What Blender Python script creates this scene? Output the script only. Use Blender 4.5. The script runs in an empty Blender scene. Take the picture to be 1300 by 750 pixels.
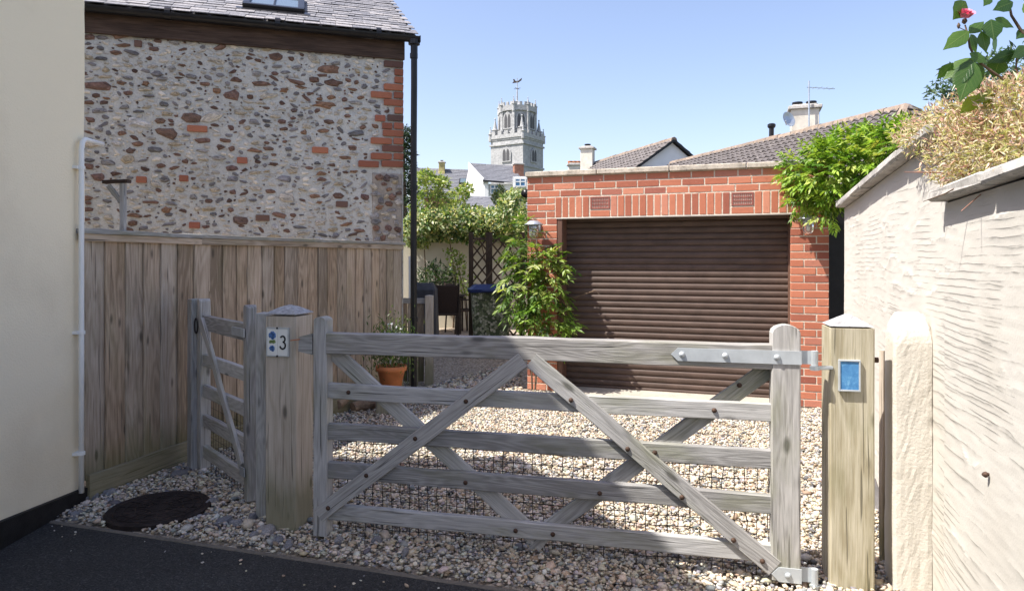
import bpy, math, random
import numpy as np
from mathutils import Vector, Matrix, noise as mnoise
random.seed(7); RNG = np.random.default_rng(7)
S = bpy.context.scene; COL = S.collection
R = math.radians

# ------------------------------------------------------------------ camera, light, exposure
F, CX, HY, CZ = 867.0, 650.0, 330.0, 1.42          # photo pixels: focal length, principal x, horizon row; eye height
cam_d = bpy.data.cameras.new("camera"); cam = bpy.data.objects.new("camera", cam_d); COL.objects.link(cam)
cam.location = (0, 0, CZ); cam.rotation_euler = (R(90), 0, 0)
cam_d.sensor_width = 36; cam_d.lens = 24.009; cam_d.shift_y = -45 / 1300
cam_d.clip_start = 0.05; cam_d.clip_end = 3000
S.camera = cam
SUN_EL, SUN_AZ = R(57), R(253.8)                      # the sun stands to the left, slightly behind the camera
w = bpy.data.worlds.new("World"); S.world = w; w.use_nodes = True
wn = w.node_tree; bg = wn.nodes["Background"]
sky = wn.nodes.new("ShaderNodeTexSky"); sky.sky_type = 'NISHITA'; sky.sun_disc = False
sky.sun_elevation = SUN_EL; sky.sun_rotation = SUN_AZ
sky.air_density = 1.0; sky.dust_density = 1.6; sky.ozone_density = 4.2
tn = wn.nodes.new('ShaderNodeMix'); tn.data_type = 'RGBA'; tn.blend_type = 'MULTIPLY'; tn.inputs[0].default_value = 1.0; tn.inputs[7].default_value = (1.09, .905, .84, 1)
wn.links.new(sky.outputs[0], tn.inputs[6]); wn.links.new(tn.outputs[2], bg.inputs[0]); bg.inputs[1].default_value = 0.15
sl = bpy.data.lights.new("sun", 'SUN'); sl.energy = 4.6; sl.angle = R(0.5); sl.color = (1.0, 0.955, 0.88)
so = bpy.data.objects.new("sun", sl); COL.objects.link(so)
so.rotation_euler = Vector((math.sin(SUN_AZ) * math.cos(SUN_EL), math.cos(SUN_AZ) * math.cos(SUN_EL), math.sin(SUN_EL))).to_track_quat('Z', 'Y').to_euler()
S.view_settings.view_transform = 'Standard'; S.view_settings.look = 'None'
S.view_settings.exposure = 1.02; S.view_settings.gamma = 1.0

def P(px, py, Y): return Vector(((px - CX) / F * Y, Y, CZ + (HY - py) / F * Y))
def G(px, py):
    Y = CZ * F / (py - HY); return Vector(((px - CX) / F * Y, Y, 0))

# ------------------------------------------------------------------ scene graph helpers
WM = {}
def thing(name, label, cat, loc=(0, 0, 0), M=None, group=None):
    o = bpy.data.objects.new(name, None); o.empty_display_size = .1; COL.objects.link(o)
    m = M if M is not None else Matrix.Translation(loc)
    o.matrix_basis = m; WM[o.name] = m
    o['label'] = label; o['category'] = cat
    if group: o['group'] = group
    return o
def link(name, me, m, parent=None, M=None, kind=None, label=None):
    o = bpy.data.objects.new(name, me); COL.objects.link(o)
    M = M if M is not None else Matrix.Identity(4)
    if m is not None and (len(me.materials) == 0): me.materials.append(m)
    if parent is not None:
        o.parent = parent; o.matrix_basis = WM[parent.name].inverted() @ M
    else: o.matrix_basis = M
    WM[o.name] = M
    if kind: o['kind'] = kind
    if label: o['label'] = label
    return o
def tag(o, label, cat, group=None):
    o['label'] = label; o['category'] = cat
    if group: o['group'] = group
    return o
def struct(name, me, m, M=None): return link(name, me, m, None, M, 'structure')
def mesh(name, v, f, smooth=False):
    me = bpy.data.meshes.new(name); me.from_pydata([tuple(a) for a in v], [], f); me.update()
    if smooth: me.polygons.foreach_set('use_smooth', [True] * len(me.polygons))
    return me
def frame(o, x, y, z=(0, 0, 1)):
    x, y, z = Vector(x).normalized(), Vector(y).normalized(), Vector(z).normalized()
    M = Matrix.Identity(4)
    for i in range(3):
        M[i][0], M[i][1], M[i][2], M[i][3] = x[i], y[i], z[i], o[i]
    return M

class MB:
    def __init__(s): s.v = []; s.f = []
    def add(s, v, f, M=None):
        b = len(s.v)
        s.v += [tuple(M @ Vector(a)) for a in v] if M is not None else [tuple(a) for a in v]
        s.f += [[b + i for i in q] for q in f]; return s
    def box(s, c, d, ch=0.0, M=None):
        v, f = cbox(d[0], d[1], d[2], ch)
        v = [(a[0] + c[0], a[1] + c[1], a[2] + c[2]) for a in v]
        return s.add(v, f, M)
    def tube(s, pts, r, n=8, cap=True):
        v, f = tube(pts, r, n, cap); return s.add(v, f)
    def lathe(s, prof, c=(0, 0, 0), n=16, M=None):
        v, f = lathe(prof, n); v = [(a[0] + c[0], a[1] + c[1], a[2] + c[2]) for a in v]
        return s.add(v, f, M)
    def mesh(s, name, smooth=False): return mesh(name, s.v, s.f, smooth)

def cbox(sx, sy, sz, ch=0.0):
    hx, hy, hz = sx / 2, sy / 2, sz / 2
    if ch <= 0:
        v = [(x, y, z) for x in (-hx, hx) for y in (-hy, hy) for z in (-hz, hz)]
        return v, [[0, 1, 3, 2], [4, 6, 7, 5], [0, 4, 5, 1], [2, 3, 7, 6], [0, 2, 6, 4], [1, 5, 7, 3]]
    v = []; idx = {}
    for x in (-1, 1):
        for y in (-1, 1):
            for z in (-1, 1):
                for a in range(3):
                    c = [x * hx, y * hy, z * hz]
                    for b in range(3):
                        if b != a: c[b] -= (x, y, z)[b] * ch
                    idx[(x, y, z, a)] = len(v); v.append(tuple(c))
    f = []
    for a in range(3):
        b, c = (a + 1) % 3, (a + 2) % 3
        for sgn in (-1, 1):
            q = []
            for (p, r) in ((-1, -1), (1, -1), (1, 1), (-1, 1)):
                k = [0, 0, 0]; k[a] = sgn; k[b] = p; k[c] = r; q.append(idx[(*k, a)])
            f.append(q if sgn > 0 else q[::-1])
        for p in (-1, 1):
            for r in (-1, 1):
                k0 = [0, 0, 0]; k1 = [0, 0, 0]
                k0[a] = -1; k1[a] = 1; k0[b] = k1[b] = p; k0[c] = k1[c] = r
                q = [idx[(*k0, b)], idx[(*k1, b)], idx[(*k1, c)], idx[(*k0, c)]]
                f.append(q if p * r < 0 else q[::-1])
    for x in (-1, 1):
        for y in (-1, 1):
            for z in (-1, 1):
                q = [idx[(x, y, z, 0)], idx[(x, y, z, 1)], idx[(x, y, z, 2)]]
                f.append(q if x * y * z > 0 else q[::-1])
    return v, f

def tube(pts, r, n=8, cap=True):
    pts = [Vector(p) for p in pts]; v = []; f = []
    rs = r if isinstance(r, (list, tuple)) else [r] * len(pts)
    ref = None
    for i, p in enumerate(pts):
        d = (pts[min(i + 1, len(pts) - 1)] - pts[max(i - 1, 0)]).normalized()
        if ref is None:
            ref = Vector((0, 0, 1)) if abs(d.z) < .9 else Vector((1, 0, 0))
        u = (ref - d * ref.dot(d)).normalized(); ref = u; q = d.cross(u)
        for k in range(n):
            a = 2 * math.pi * k / n
            v.append(p + (u * math.cos(a) + q * math.sin(a)) * rs[i])
    for i in range(len(pts) - 1):
        for k in range(n):
            f.append([i * n + k, i * n + (k + 1) % n, (i + 1) * n + (k + 1) % n, (i + 1) * n + k])
    if cap: f.append(list(range(n))[::-1]); f.append([(len(pts) - 1) * n + k for k in range(n)])
    return v, f
def lathe(prof, n=16):
    v = []; f = []
    for (r, z) in prof:
        for k in range(n):
            a = 2 * math.pi * k / n; v.append((r * math.cos(a), r * math.sin(a), z))
    for i in range(len(prof) - 1):
        for k in range(n):
            f.append([i * n + k, i * n + (k + 1) % n, (i + 1) * n + (k + 1) % n, (i + 1) * n + k])
    f.append(list(range(n))[::-1]); f.append([(len(prof) - 1) * n + k for k in range(n)])
    return v, f
def prism(poly, d):
    """poly (x,z) extruded along y from 0 to d"""
    n = len(poly); v = [(a, 0, b) for a, b in poly] + [(a, d, b) for a, b in poly]
    f = [list(range(n)), [n + i for i in range(n)][::-1]]
    for i in range(n): f.append([i, n + i, n + (i + 1) % n, (i + 1) % n])
    return v, f

def plank_mesh(L, t, wd, ch=.003, n=6, jit=.0012):
    """timber, length along local X (centred), thickness Y, width Z"""
    v = []; f = []
    for i in range(n + 1):
        x = -L / 2 + L * i / n
        jy, jz = random.gauss(0, jit), random.gauss(0, jit)
        hy, hz = t / 2 + random.gauss(0, jit * .4), wd / 2 + random.gauss(0, jit * .7)
        for (a, b) in ((-hy, -hz + ch), (-hy, hz - ch), (-hy + ch, hz), (hy - ch, hz), (hy, hz - ch), (hy, -hz + ch), (hy - ch, -hz), (-hy + ch, -hz)):
            v.append((x, a + jy, b + jz))
    for i in range(n):
        for k in range(8):
            f.append([i * 8 + k, (i + 1) * 8 + k, (i + 1) * 8 + (k + 1) % 8, i * 8 + (k + 1) % 8])
    f.append(list(range(8))); f.append([n * 8 + k for k in range(8)][::-1])
    return mesh('timber', v, f)
def plank(name, parent, m, p0, p1, wd, t, nrm, ch=.003, n=6, jit=.0012, label=None):
    p0, p1, nrm = Vector(p0), Vector(p1), Vector(nrm)
    x = (p1 - p0).normalized(); y = (nrm - x * nrm.dot(x)).normalized(); z = x.cross(y)
    return link(name, plank_mesh((p1 - p0).length, t, wd, ch, n, jit), m, parent, frame((p0 + p1) / 2, x, y, z), label=label)

# ------------------------------------------------------------------ materials
class NT:
    def __init__(s, name):
        s.m = bpy.data.materials.new(name); s.m.use_nodes = True; s.t = s.m.node_tree
        s.b = s.t.nodes['Principled BSDF']; s.out = s.t.nodes['Material Output']
        s.b.inputs['Specular IOR Level'].default_value = .3
    def n(s, typ, **k):
        o = s.t.nodes.new('ShaderNode' + typ)
        for a, b in k.items(): setattr(o, a, b)
        return o
    def l(s, a, b): s.t.links.new(a, b)
    def set(s, sock, val):
        if hasattr(val, 'bl_idname') or isinstance(val, bpy.types.NodeSocket): s.l(val, sock)
        else: sock.default_value = val
    def coord(s, scale=(1, 1, 1), rnd=0.0, kind='Object'):
        tc = s.n('TexCoord'); o = tc.outputs[kind]
        if rnd:
            oi = s.n('ObjectInfo'); ml = s.n('Math', operation='MULTIPLY'); s.l(oi.outputs['Random'], ml.inputs[0]); ml.inputs[1].default_value = rnd
            cb = s.n('CombineXYZ'); [s.l(ml.outputs[0], cb.inputs[i]) for i in range(3)]
            va = s.n('VectorMath', operation='ADD'); s.l(o, va.inputs[0]); s.l(cb.outputs[0], va.inputs[1]); o = va.outputs[0]
        if tuple(scale) != (1, 1, 1):
            vm = s.n('VectorMath', operation='MULTIPLY'); s.l(o, vm.inputs[0]); vm.inputs[1].default_value = scale; o = vm.outputs[0]
        return o
    def noise(s, vec, scale, detail=4, rough=.55, dist=0.0):
        o = s.n('TexNoise'); s.l(vec, o.inputs['Vector']); o.inputs['Scale'].default_value = scale
        o.inputs['Detail'].default_value = detail; o.inputs['Roughness'].default_value = rough; o.inputs['Distortion'].default_value = dist
        return o.outputs['Fac']
    def voro(s, vec, scale, feature='F1', out='Distance', rnd=1.0):
        o = s.n('TexVoronoi', feature=feature); s.l(vec, o.inputs['Vector']); o.inputs['Scale'].default_value = scale
        o.inputs['Randomness'].default_value = rnd
        return o.outputs[out]
    def math(s, op, a, b=None, clamp=False):
        o = s.n('Math', operation=op, use_clamp=clamp); s.set(o.inputs[0], a)
        if b is not None: s.set(o.inputs[1], b)
        return o.outputs[0]
    def ramp(s, fac, stops, interp='LINEAR'):
        o = s.n('ValToRGB'); s.l(fac, o.inputs[0]); e = o.color_ramp; e.interpolation = interp
        while len(e.elements) < len(stops): e.elements.new(.5)
        for q, (p, c) in zip(e.elements, stops):
            q.position = p; q.color = (c, c, c, 1) if isinstance(c, (int, float)) else (*c, 1)
        return o.outputs[0]
    def mix(s, fac, a, b, mode='MIX'):
        o = s.n('Mix', data_type='RGBA', blend_type=mode); s.set(o.inputs[0], fac)
        for sock, v in ((o.inputs[6], a), (o.inputs[7], b)):
            if isinstance(v, tuple): sock.default_value = (*v, 1)
            else: s.l(v, sock)
        return o.outputs[2]
    def bump(s, h, strength=.3, dist=.01):
        o = s.n('Bump'); o.inputs['Strength'].default_value = strength; o.inputs['Distance'].default_value = dist
        s.l(h, o.inputs['Height']); s.l(o.outputs[0], s.b.inputs['Normal'])
    def col(s, c):
        if isinstance(c, tuple): s.b.inputs['Base Color'].default_value = (*c, 1)
        else: s.l(c, s.b.inputs['Base Color'])
    def rough(s, r): s.set(s.b.inputs['Roughness'], r)
    def rand(s): return s.n('ObjectInfo').outputs['Random']

def plain(name, c, rough=.6, metal=0.0, var=.15, scale=8, bump=0.0):
    t = NT(name); co = t.coord(rnd=7.0)
    nz = t.noise(co, scale, 5)
    d = tuple(max(0, x * (1 - var)) for x in c); e = tuple(min(1, x * (1 + var)) for x in c)
    t.col(t.ramp(nz, [(.3, d), (.7, e)])); t.rough(rough); t.b.inputs['Metallic'].default_value = metal
    if bump: t.bump(t.noise(co, scale * 12, 4), bump, .004)
    return t.m

def wood(name, dark, mid, light, green=0.0, knots=True, axis=(1.0, 1, 1), bands=22, ground_green=False, warm=(1.1, .97, .84)):
    """weathered timber, grain along local X"""
    t = NT(name); co = t.coord(rnd=31.0)
    def sc(v):
        vm = t.n('VectorMath', operation='MULTIPLY'); t.l(co, vm.inputs[0]); vm.inputs[1].default_value = v; return vm.outputs[0]
    field = t.noise(sc((.9, 7, 7)), 1.0, 2, .5, .3)
    rings = t.math('SINE', t.math('MULTIPLY', field, bands * 6.28))
    fine = t.noise(sc((5, 160, 160)), 1.0, 4, .65)
    blot = t.noise(sc((2.2, 9, 9)), 1.0, 4, .6)
    a = t.math('ADD', t.math('MULTIPLY', rings, .07), t.math('MULTIPLY', fine, .7))
    a = t.math('ADD', a, t.math('MULTIPLY', t.math('SUBTRACT', blot, .5), .55))
    rnd = t.rand()
    a = t.math('ADD', a, t.math('MULTIPLY', t.math('SUBTRACT', rnd, .5), .34))
    c = t.ramp(a, [(.18, dark), (.42, mid), (.72, light)])
    rn2 = t.math('FRACT', t.math('MULTIPLY', rnd, 57.3))
    c = t.mix(t.math('MULTIPLY', rn2, .7), c, t.mix(1.0, c, warm, 'MULTIPLY'))
    crack = t.noise(sc((1.6, 75, 75)), 1.0, 2, .5, .4)
    cr = t.ramp(crack, [(.31, 1.0), (.35, 0.0)])
    c = t.mix(t.math('MULTIPLY', cr, .75), c, tuple(x * .28 for x in dark))
    if knots:
        v = t.voro(sc((3.4, 9, 9)), 1.0)
        c = t.mix(t.ramp(v, [(.07, .85), (.16, 0.0)]), c, tuple(x * .4 for x in dark))
    if green:
        g = t.ramp(t.noise(sc((1.6, 5, 5)), 1.3, 5, .6), [(.5, 0.0), (.7, 1.0)])
        c = t.mix(t.math('MULTIPLY', g, green), c, (.16, .17, .055))
    if ground_green:
        ge = t.n('NewGeometry'); sp = t.n('SeparateXYZ'); t.l(ge.outputs['Position'], sp.inputs[0])
        zz = t.math('ADD', sp.outputs[2], t.math('MULTIPLY', blot, -.35))
        g2 = t.ramp(zz, [(0.0, .55), (.18, 0.0)])
        c = t.mix(g2, c, (.10, .11, .03))
    t.col(c); t.rough(.78)
    h = t.math('SUBTRACT', t.math('ADD', fine, t.math('MULTIPLY', rings, .1)), t.math('MULTIPLY', cr, .9))
    t.bump(h, .5, .004)
    return t.m

M_ = {}
M_['wood_gate'] = wood('weathered gate timber', (.235, .228, .222), (.385, .378, .37), (.53, .523, .513), green=.4, bands=20, warm=(1.04, .99, .93))
M_['wood_board'] = wood('fence board timber', (.215, .17, .125), (.40, .33, .26), (.55, .475, .395), green=.2, bands=12, warm=(1.14, .98, .82), ground_green=True)
M_['wood_post'] = wood('post timber', (.28, .24, .195), (.43, .385, .33), (.55, .505, .45), green=.12, bands=10, warm=(1.07, .98, .88), ground_green=True)
M_['wood_green'] = wood('green treated post timber', (.33, .30, .21), (.48, .455, .355), (.59, .565, .475), green=.4, bands=9)
M_['wood_dark'] = wood('dark eaves timber', (.035, .022, .016), (.075, .048, .036), (.13, .09, .07), knots=False, bands=6)
M_['wood_trellis'] = wood('trellis timber', (.05, .035, .022), (.11, .08, .055), (.17, .13, .09), knots=False)
M_['wood_end'] = plain('weathered end grain', (.36, .36, .37), .85, 0, .35, 60, .5)
M_['twig'] = plain('reddish twig', (.34, .17, .12), .8, 0, .3, 30)
M_['log'] = plain('split firewood', (.30, .21, .14), .9, 0, .5, 14, .8)
M_['bark'] = plain('bark', (.13, .09, .06), .9, 0, .5, 25, .8)

def brick_mat(name, stops, mott=.35):
    t = NT(name); co = t.coord(rnd=13.0)
    c = t.ramp(t.rand(), stops)
    n1 = t.noise(co, 22, 5, .65); n2 = t.noise(co, 140, 3, .6)
    k = t.math('ADD', t.math('MULTIPLY', n1, mott * 1.3), t.math('MULTIPLY', n2, mott * .7))
    c = t.mix(1.0, c, t.ramp(k, [(.05 + .1 * mott, .68), (.9 * mott, 1.2)]), 'MULTIPLY')
    pale = t.ramp(t.noise(co, 55, 3, .7), [(.66, 0.0), (.76, .5)])
    c = t.mix(pale, c, (.50, .33, .24))
    t.col(c); t.rough(.85); t.bump(t.math('ADD', n1, n2), .55, .004)
    return t.m
M_['brick'] = brick_mat('red garage brick', [(0, (.23, .075, .05)), (.3, (.345, .118, .068)), (.7, (.405, .148, .086)), (.9, (.46, .195, .125)), (1, (.27, .095, .068))])
M_['brick_old'] = brick_mat('old orange quoin brick', [(0, (.22, .08, .05)), (.55, (.36, .14, .08)), (.8, (.28, .10, .065)), (.86, (.10, .06, .05)), (1, (.15, .09, .07))], .8)
M_['brick_far'] = plain('far chimney brick', (.30, .15, .10), .9, 0, .3, 6)

def stone_mat(name, cols, rough=.75):
    t = NT(name); co = t.coord(rnd=17.0)
    st = [(i / max(1, len(cols) - 1), c) for i, c in enumerate(cols)]
    c = t.ramp(t.rand(), st)
    n1 = t.noise(co, 2.4, 5, .7, .6); n2 = t.noise(co, 7, 4, .6)
    c = t.mix(1.0, c, t.ramp(n1, [(.3, .38), (.68, 1.75)]), 'MULTIPLY')
    edge = t.ramp(n2, [(.62, 0.0), (.74, .55)])
    c = t.mix(edge, c, (.42, .41, .39))
    t.col(c); t.rough(rough); t.bump(t.math('ADD', n1, n2), .6, .02)
    return t.m
M_['stone_brown'] = stone_mat('brown rubble stone', [(.11, .065, .05), (.20, .12, .085), (.15, .09, .08), (.26, .15, .09), (.09, .07, .07)])
M_['stone_grey'] = stone_mat('grey flint stone', [(.14, .13, .13), (.22, .21, .22), (.30, .28, .26), (.10, .10, .11)])
M_['stone_pale'] = stone_mat('pale chert stone', [(.38, .33, .25), (.48, .44, .38), (.36, .29, .19), (.52, .50, .48)])

def mortar(name, c, var=.25, big=2.0, bump=.7, smear=0.0):
    t = NT(name); co = t.coord()
    a = t.noise(co, big, 5, .6); b = t.noise(co, 60, 4, .6); d = t.noise(co, 14, 5, .65)
    k = t.math('ADD', t.math('MULTIPLY', a, .5), t.math('MULTIPLY', d, .5))
    t.col(t.mix(1.0, t.ramp(k, [(.3, tuple(x * (1 - var) for x in c)), (.7, tuple(min(1, x * (1 + var)) for x in c))]), t.ramp(b, [(.3, .82), (.7, 1.1)]), 'MULTIPLY'))
    if smear:
        src = t.b.inputs['Base Color'].links[0].from_socket
        m1 = t.ramp(t.noise(t.coord((9, 9, 19)), 1.0, 5, .7, .6), [(.56, 0.0), (.64, smear)]); c2 = t.mix(m1, src, (.34, .30, .26))
        m2 = t.ramp(t.noise(t.coord((12, 12, 24)), 1.3, 5, .7, .9), [(.62, 0.0), (.68, smear)]); c2 = t.mix(m2, c2, (.24, .19, .15))
        m3 = t.ramp(t.noise(t.coord((5, 5, 8)), 1.0, 5, .7), [(.58, 0.0), (.66, .6)]); c2 = t.mix(m3, c2, (.62, .615, .59)); t.col(c2)
    t.rough(.92); t.bump(t.math('ADD', b, t.math('MULTIPLY', d, 2.0)), bump, .008)
    return t.m
M_['mortar_grey'] = mortar('grey lime pointing', (.545, .54, .505), .15, smear=.85)
M_['mortar_brown'] = mortar('old brown mortar', (.36, .315, .27), .25, smear=.7)
M_['mortar_cream'] = mortar('cream brick mortar', (.60, .52, .42), .16)

def render_mat(name, c, stain, amt, ridges=0.0):
    t = NT(name); co = t.coord()
    a = t.noise(co, 1.1, 6, .6); b = t.noise(co, 90, 4, .6)
    k = t.ramp(a, [(.48, 0.0), (.72, amt)])
    cc = t.mix(k, c, stain)
    sp = t.ramp(t.noise(co, 26, 5, .7), [(.70, 0.0), (.78, .5 * amt)])
    cc = t.mix(sp, cc, tuple(x * .55 for x in stain))
    h = b
    if ridges:
        vm = t.n('VectorMath', operation='MULTIPLY'); t.l(co, vm.inputs[0]); vm.inputs[1].default_value = (2.2, 2.2, 22)
        rg = t.noise(vm.outputs[0], 1.0, 4, .6, .8)
        sx = t.n('SeparateXYZ'); t.l(co, sx.inputs[0])
        h = t.math('MULTIPLY', b, .30)
        for fr, wob, off, amp in ((8.0, 1.7, 0.0, 1.3), (17.0, 2.0, 3.3, 1.1), (36.0, 2.4, 7.1, .9)):
            wv = t.n('VectorMath', operation='MULTIPLY_ADD'); t.l(co, wv.inputs[0]); wv.inputs[1].default_value = (1.0, 1.0, 1.6); wv.inputs[2].default_value = (off, off, off)
            ph = t.math('ADD', t.math('MULTIPLY', sx.outputs[2], fr), t.math('MULTIPLY', t.noise(wv.outputs[0], 1.0, 5, .55), wob))
            saw = t.math('POWER', t.math('FRACT', ph), 11.0)
            msk = t.ramp(t.noise(wv.outputs[0], 2.3, 4, .6), [(.50, 0.0), (.62, 1.0)])
            h = t.math('ADD', h, t.math('MULTIPLY', t.math('MULTIPLY', saw, msk), amp))
        gap = t.ramp(rg, [(.25, .3), (.29, 0.0)])
        cc = t.mix(gap, cc, tuple(x * .62 for x in stain))
        ge = t.n('NewGeometry')
        pt = t.ramp(t.noise(co, 3.2, 5, .65), [(.52, 0.0), (.70, .4)])
        cc = t.mix(pt, cc, (.56, .54, .51))
    t.col(cc); t.rough(.9); t.bump(h, .42 if ridges else .5, .006)
    return t.m
M_['render_cream'] = render_mat('cream painted render', (.90, .80, .60), (.74, .64, .47), .75)
M_['render_white'] = render_mat('rough white render', (.58, .553, .502), (.46, .43, .375), .55, .25)
M_['render_pier'] = render_mat('yellowed pier render', (.575, .54, .475), (.47, .42, .335), .6)
M_['render_back'] = render_mat('garden wall render', (.60, .56, .46), (.45, .42, .33), .5)
M_['white_paint'] = plain('white painted wall', (.78, .78, .77), .7, 0, .04, 3)
M_['white_pvc'] = plain('white plastic', (.80, .80, .78), .35, 0, .05, 5)
M_['black_pvc'] = plain('black plastic', (.012, .012, .014), .32, 0, .3, 9)
M_['plinth'] = plain('black bitumen plinth', (.016, .015, .015), .7, 0, .4, 14, .5)

def slate_mat(name, stops, lichen=.4):
    t = NT(name); co = t.coord(rnd=9.0)
    c = t.ramp(t.rand(), stops)
    n1 = t.noise(co, 9, 5, .65)
    c = t.mix(1.0, c, t.ramp(n1, [(.3, .65), (.7, 1.35)]), 'MULTIPLY')
    c = t.mix(t.ramp(t.noise(co, 18, 5, .7), [(.6, 0.0), (.72, lichen)]), c, (.42, .38, .28))
    t.col(c); t.rough(.62); t.bump(n1, .4, .006)
    return t.m
M_['slate'] = slate_mat('roof slate', [(0, (.15, .15, .165)), (.5, (.215, .21, .22)), (1, (.29, .275, .275))])
M_['slate_far'] = slate_mat('far roof slate', [(0, (.14, .145, .16)), (1, (.20, .20, .215))], .2)
M_['tile'] = slate_mat('dark concrete roof tile', [(0, (.125, .11, .105)), (1, (.16, .145, .14))], .5)
M_['tile_ridge'] = slate_mat('ridge tile', [(0, (.22, .17, .13)), (1, (.27, .21, .16))], .5)
M_['coping'] = None
def coping_mat(name, c):
    t = NT(name); co = t.coord(rnd=5.0)
    a = t.noise(co, 7, 6, .7); b = t.noise(co, 45, 5, .7)
    cc = t.ramp(a, [(.35, tuple(x * .62 for x in c)), (.55, c), (.75, tuple(min(1, x * 1.35) for x in c))])
    cc = t.mix(t.ramp(b, [(.58, 0.0), (.66, .7)]), cc, (.07, .065, .06))
    cc = t.mix(t.ramp(t.noise(co, 16, 4, .7), [(.64, 0.0), (.7, .5)]), cc, (.5, .36, .14))
    t.col(cc); t.rough(.9); t.bump(b, .5, .006); return t.m
M_['coping'] = coping_mat('lichened coping stone', (.48, .46, .43))
M_['coping_garage'] = coping_mat('cream concrete coping', (.52, .46, .38))
M_['kerb'] = mortar('weathered timber edging', (.17, .15, .125), .3)
M_['concrete'] = mortar('concrete', (.42, .38, .32), .2)
M_['tower'] = None
def tower_mat():
    t = NT('pale church stone'); co = t.coord()
    br = t.n('TexBrick'); t.l(t.coord(kind='Object'), br.inputs['Vector'])
    a = t.noise(co, .5, 5, .7); b = t.noise(co, 3.2, 4, .65)
    cc = t.ramp(a, [(.3, (.34, .345, .35)), (.7, (.475, .475, .47))])
    cc = t.mix(1.0, cc, t.ramp(b, [(.3, .7), (.7, 1.15)]), 'MULTIPLY')
    t.t.nodes.remove(br)
    t.col(cc); t.rough(.9); t.bump(b, .5, .1); return t.m
M_['tower'] = tower_mat()
M_['dark_open'] = plain('shadowed opening louvre', (.085, .085, .09), .8)

def tarmac_mat():
    t = NT('tarmac'); co = t.coord()
    v = t.voro(co, 160, out='Color'); sp = t.n('SeparateColor'); t.l(v, sp.inputs[0])
    a = t.noise(co, 1.2, 5, .6)
    c = t.ramp(sp.outputs[0], [(0, (.024, .024, .024)), (.7, (.05, .049, .048)), (.93, (.065, .065, .065)), (1, (.11, .108, .105))])
    c = t.mix(1.0, c, t.ramp(a, [(.3, .72), (.7, 1.15)]), 'MULTIPLY')
    t.col(c); t.rough(.82); t.bump(t.voro(co, 160), .9, .006); return t.m
M_['tarmac'] = tarmac_mat()
def gbase_mat():
    t = NT('gravel bed'); co = t.coord()
    v = t.voro(co, 55, out='Color'); sp = t.n('SeparateColor'); t.l(v, sp.inputs[0])
    c = t.ramp(sp.outputs[0], [(0, (.10, .095, .09)), (.3, (.26, .21, .16)), (.7, (.42, .36, .28)), (1, (.52, .48, .42))])
    t.col(c); t.rough(.9); t.bump(t.voro(co, 55), 1.0, .012); return t.m
M_['gravel_bed'] = gbase_mat()
M_['earth'] = plain('earth and rough grass', (.09, .10, .05), .95, 0, .4, .6)
M_['paving'] = mortar('terrace paving', (.34, .28, .22), .2)

def attr_mat(name, rough=.8, transl=0.0, spec=.3, tint=(1.5, 1.5, .75)):
    t = NT(name); a = t.n('Attribute', attribute_name='Col')
    nz = t.noise(t.coord(), 60, 3)
    c = t.mix(1.0, a.outputs['Color'], t.ramp(nz, [(.3, .82), (.7, 1.16)]), 'MULTIPLY')
    t.col(c); t.rough(rough); t.b.inputs['Specular IOR Level'].default_value = spec
    if transl:
        tr = t.n('BsdfTranslucent'); br = t.mix(1.0, c, tint, 'MULTIPLY'); t.l(br, tr.inputs[0])
        mx = t.n('MixShader'); mx.inputs[0].default_value = transl
        t.l(t.b.outputs[0], mx.inputs[1]); t.l(tr.outputs[0], mx.inputs[2]); t.l(mx.outputs[0], t.out.inputs[0])
    return t.m
M_['pebble'] = attr_mat('gravel pebbles', .7)
M_['leaf'] = attr_mat('leaf', .42, .36, .45)
M_['leaf_dry'] = attr_mat('pale leaf', .6, .35, .2, (1.12, 1.03, .72))

M_['galv'] = plain('galvanised steel', (.50, .54, .58), .42, .75, .12, 20)
M_['galv_paint'] = plain('zinc hinge', (.50, .535, .56), .45, .3, .1, 16)
M_['iron'] = plain('dark iron', (.035, .028, .026), .6, .4, .3, 20, .4)
M_['cover'] = plain('rusty iron cover', (.030, .022, .020), .75, .2, .5, 14, .8)
M_['rust'] = plain('rusty bolt', (.09, .055, .04), .7, .4, .4, 60)
M_['wire'] = plain('dark wire', (.045, .042, .04), .6, .5, .2, 30)
M_['door'] = plain('brown roller slat', (.088, .059, .047), .55, 0, .22, 5)
M_['door_dark'] = plain('brown door frame', (.13, .07, .05), .5, 0, .1, 3)
M_['lintel'] = plain('steel lintel edge', (.50, .46, .42), .5, .2, .1, 6)
M_['airbrick'] = plain('terracotta air brick', (.27, .09, .07), .8, 0, .2, 20)
M_['terracotta'] = plain('terracotta', (.46, .17, .07), .8, 0, .2, 9, .2)
M_['blue_lid'] = plain('blue plastic lid', (.018, .035, .12), .38, 0, .1, 3)
M_['rattan'] = plain('dark woven chair', (.045, .03, .024), .7, 0, .3, 60)
M_['bbq'] = plain('grey cover fabric', (.06, .062, .07), .8, 0, .2, 8)
M_['tile_white'] = plain('glazed white plaque', (.78, .78, .74), .2, 0, .03, 8)
M_['ink'] = plain('black numeral', (.01, .01, .012), .4)
M_['ink_blue'] = plain('blue flower glaze', (.12, .24, .52), .4, 0, .45, 140)
M_['ink_green'] = plain('green leaf glaze', (.20, .28, .10), .4, 0, .35, 120)
def plaque_mat():
    t = NT('weathered blue plaque'); co = t.coord()
    a = t.noise(co, 28, 5, .7, .8)
    t.col(t.ramp(a, [(.3, (.045, .17, .40)), (.55, (.09, .27, .52)), (.68, (.20, .42, .62)), (.8, (.42, .58, .68))])); t.rough(.4); return t.m
M_['plaque'] = plaque_mat()
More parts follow.
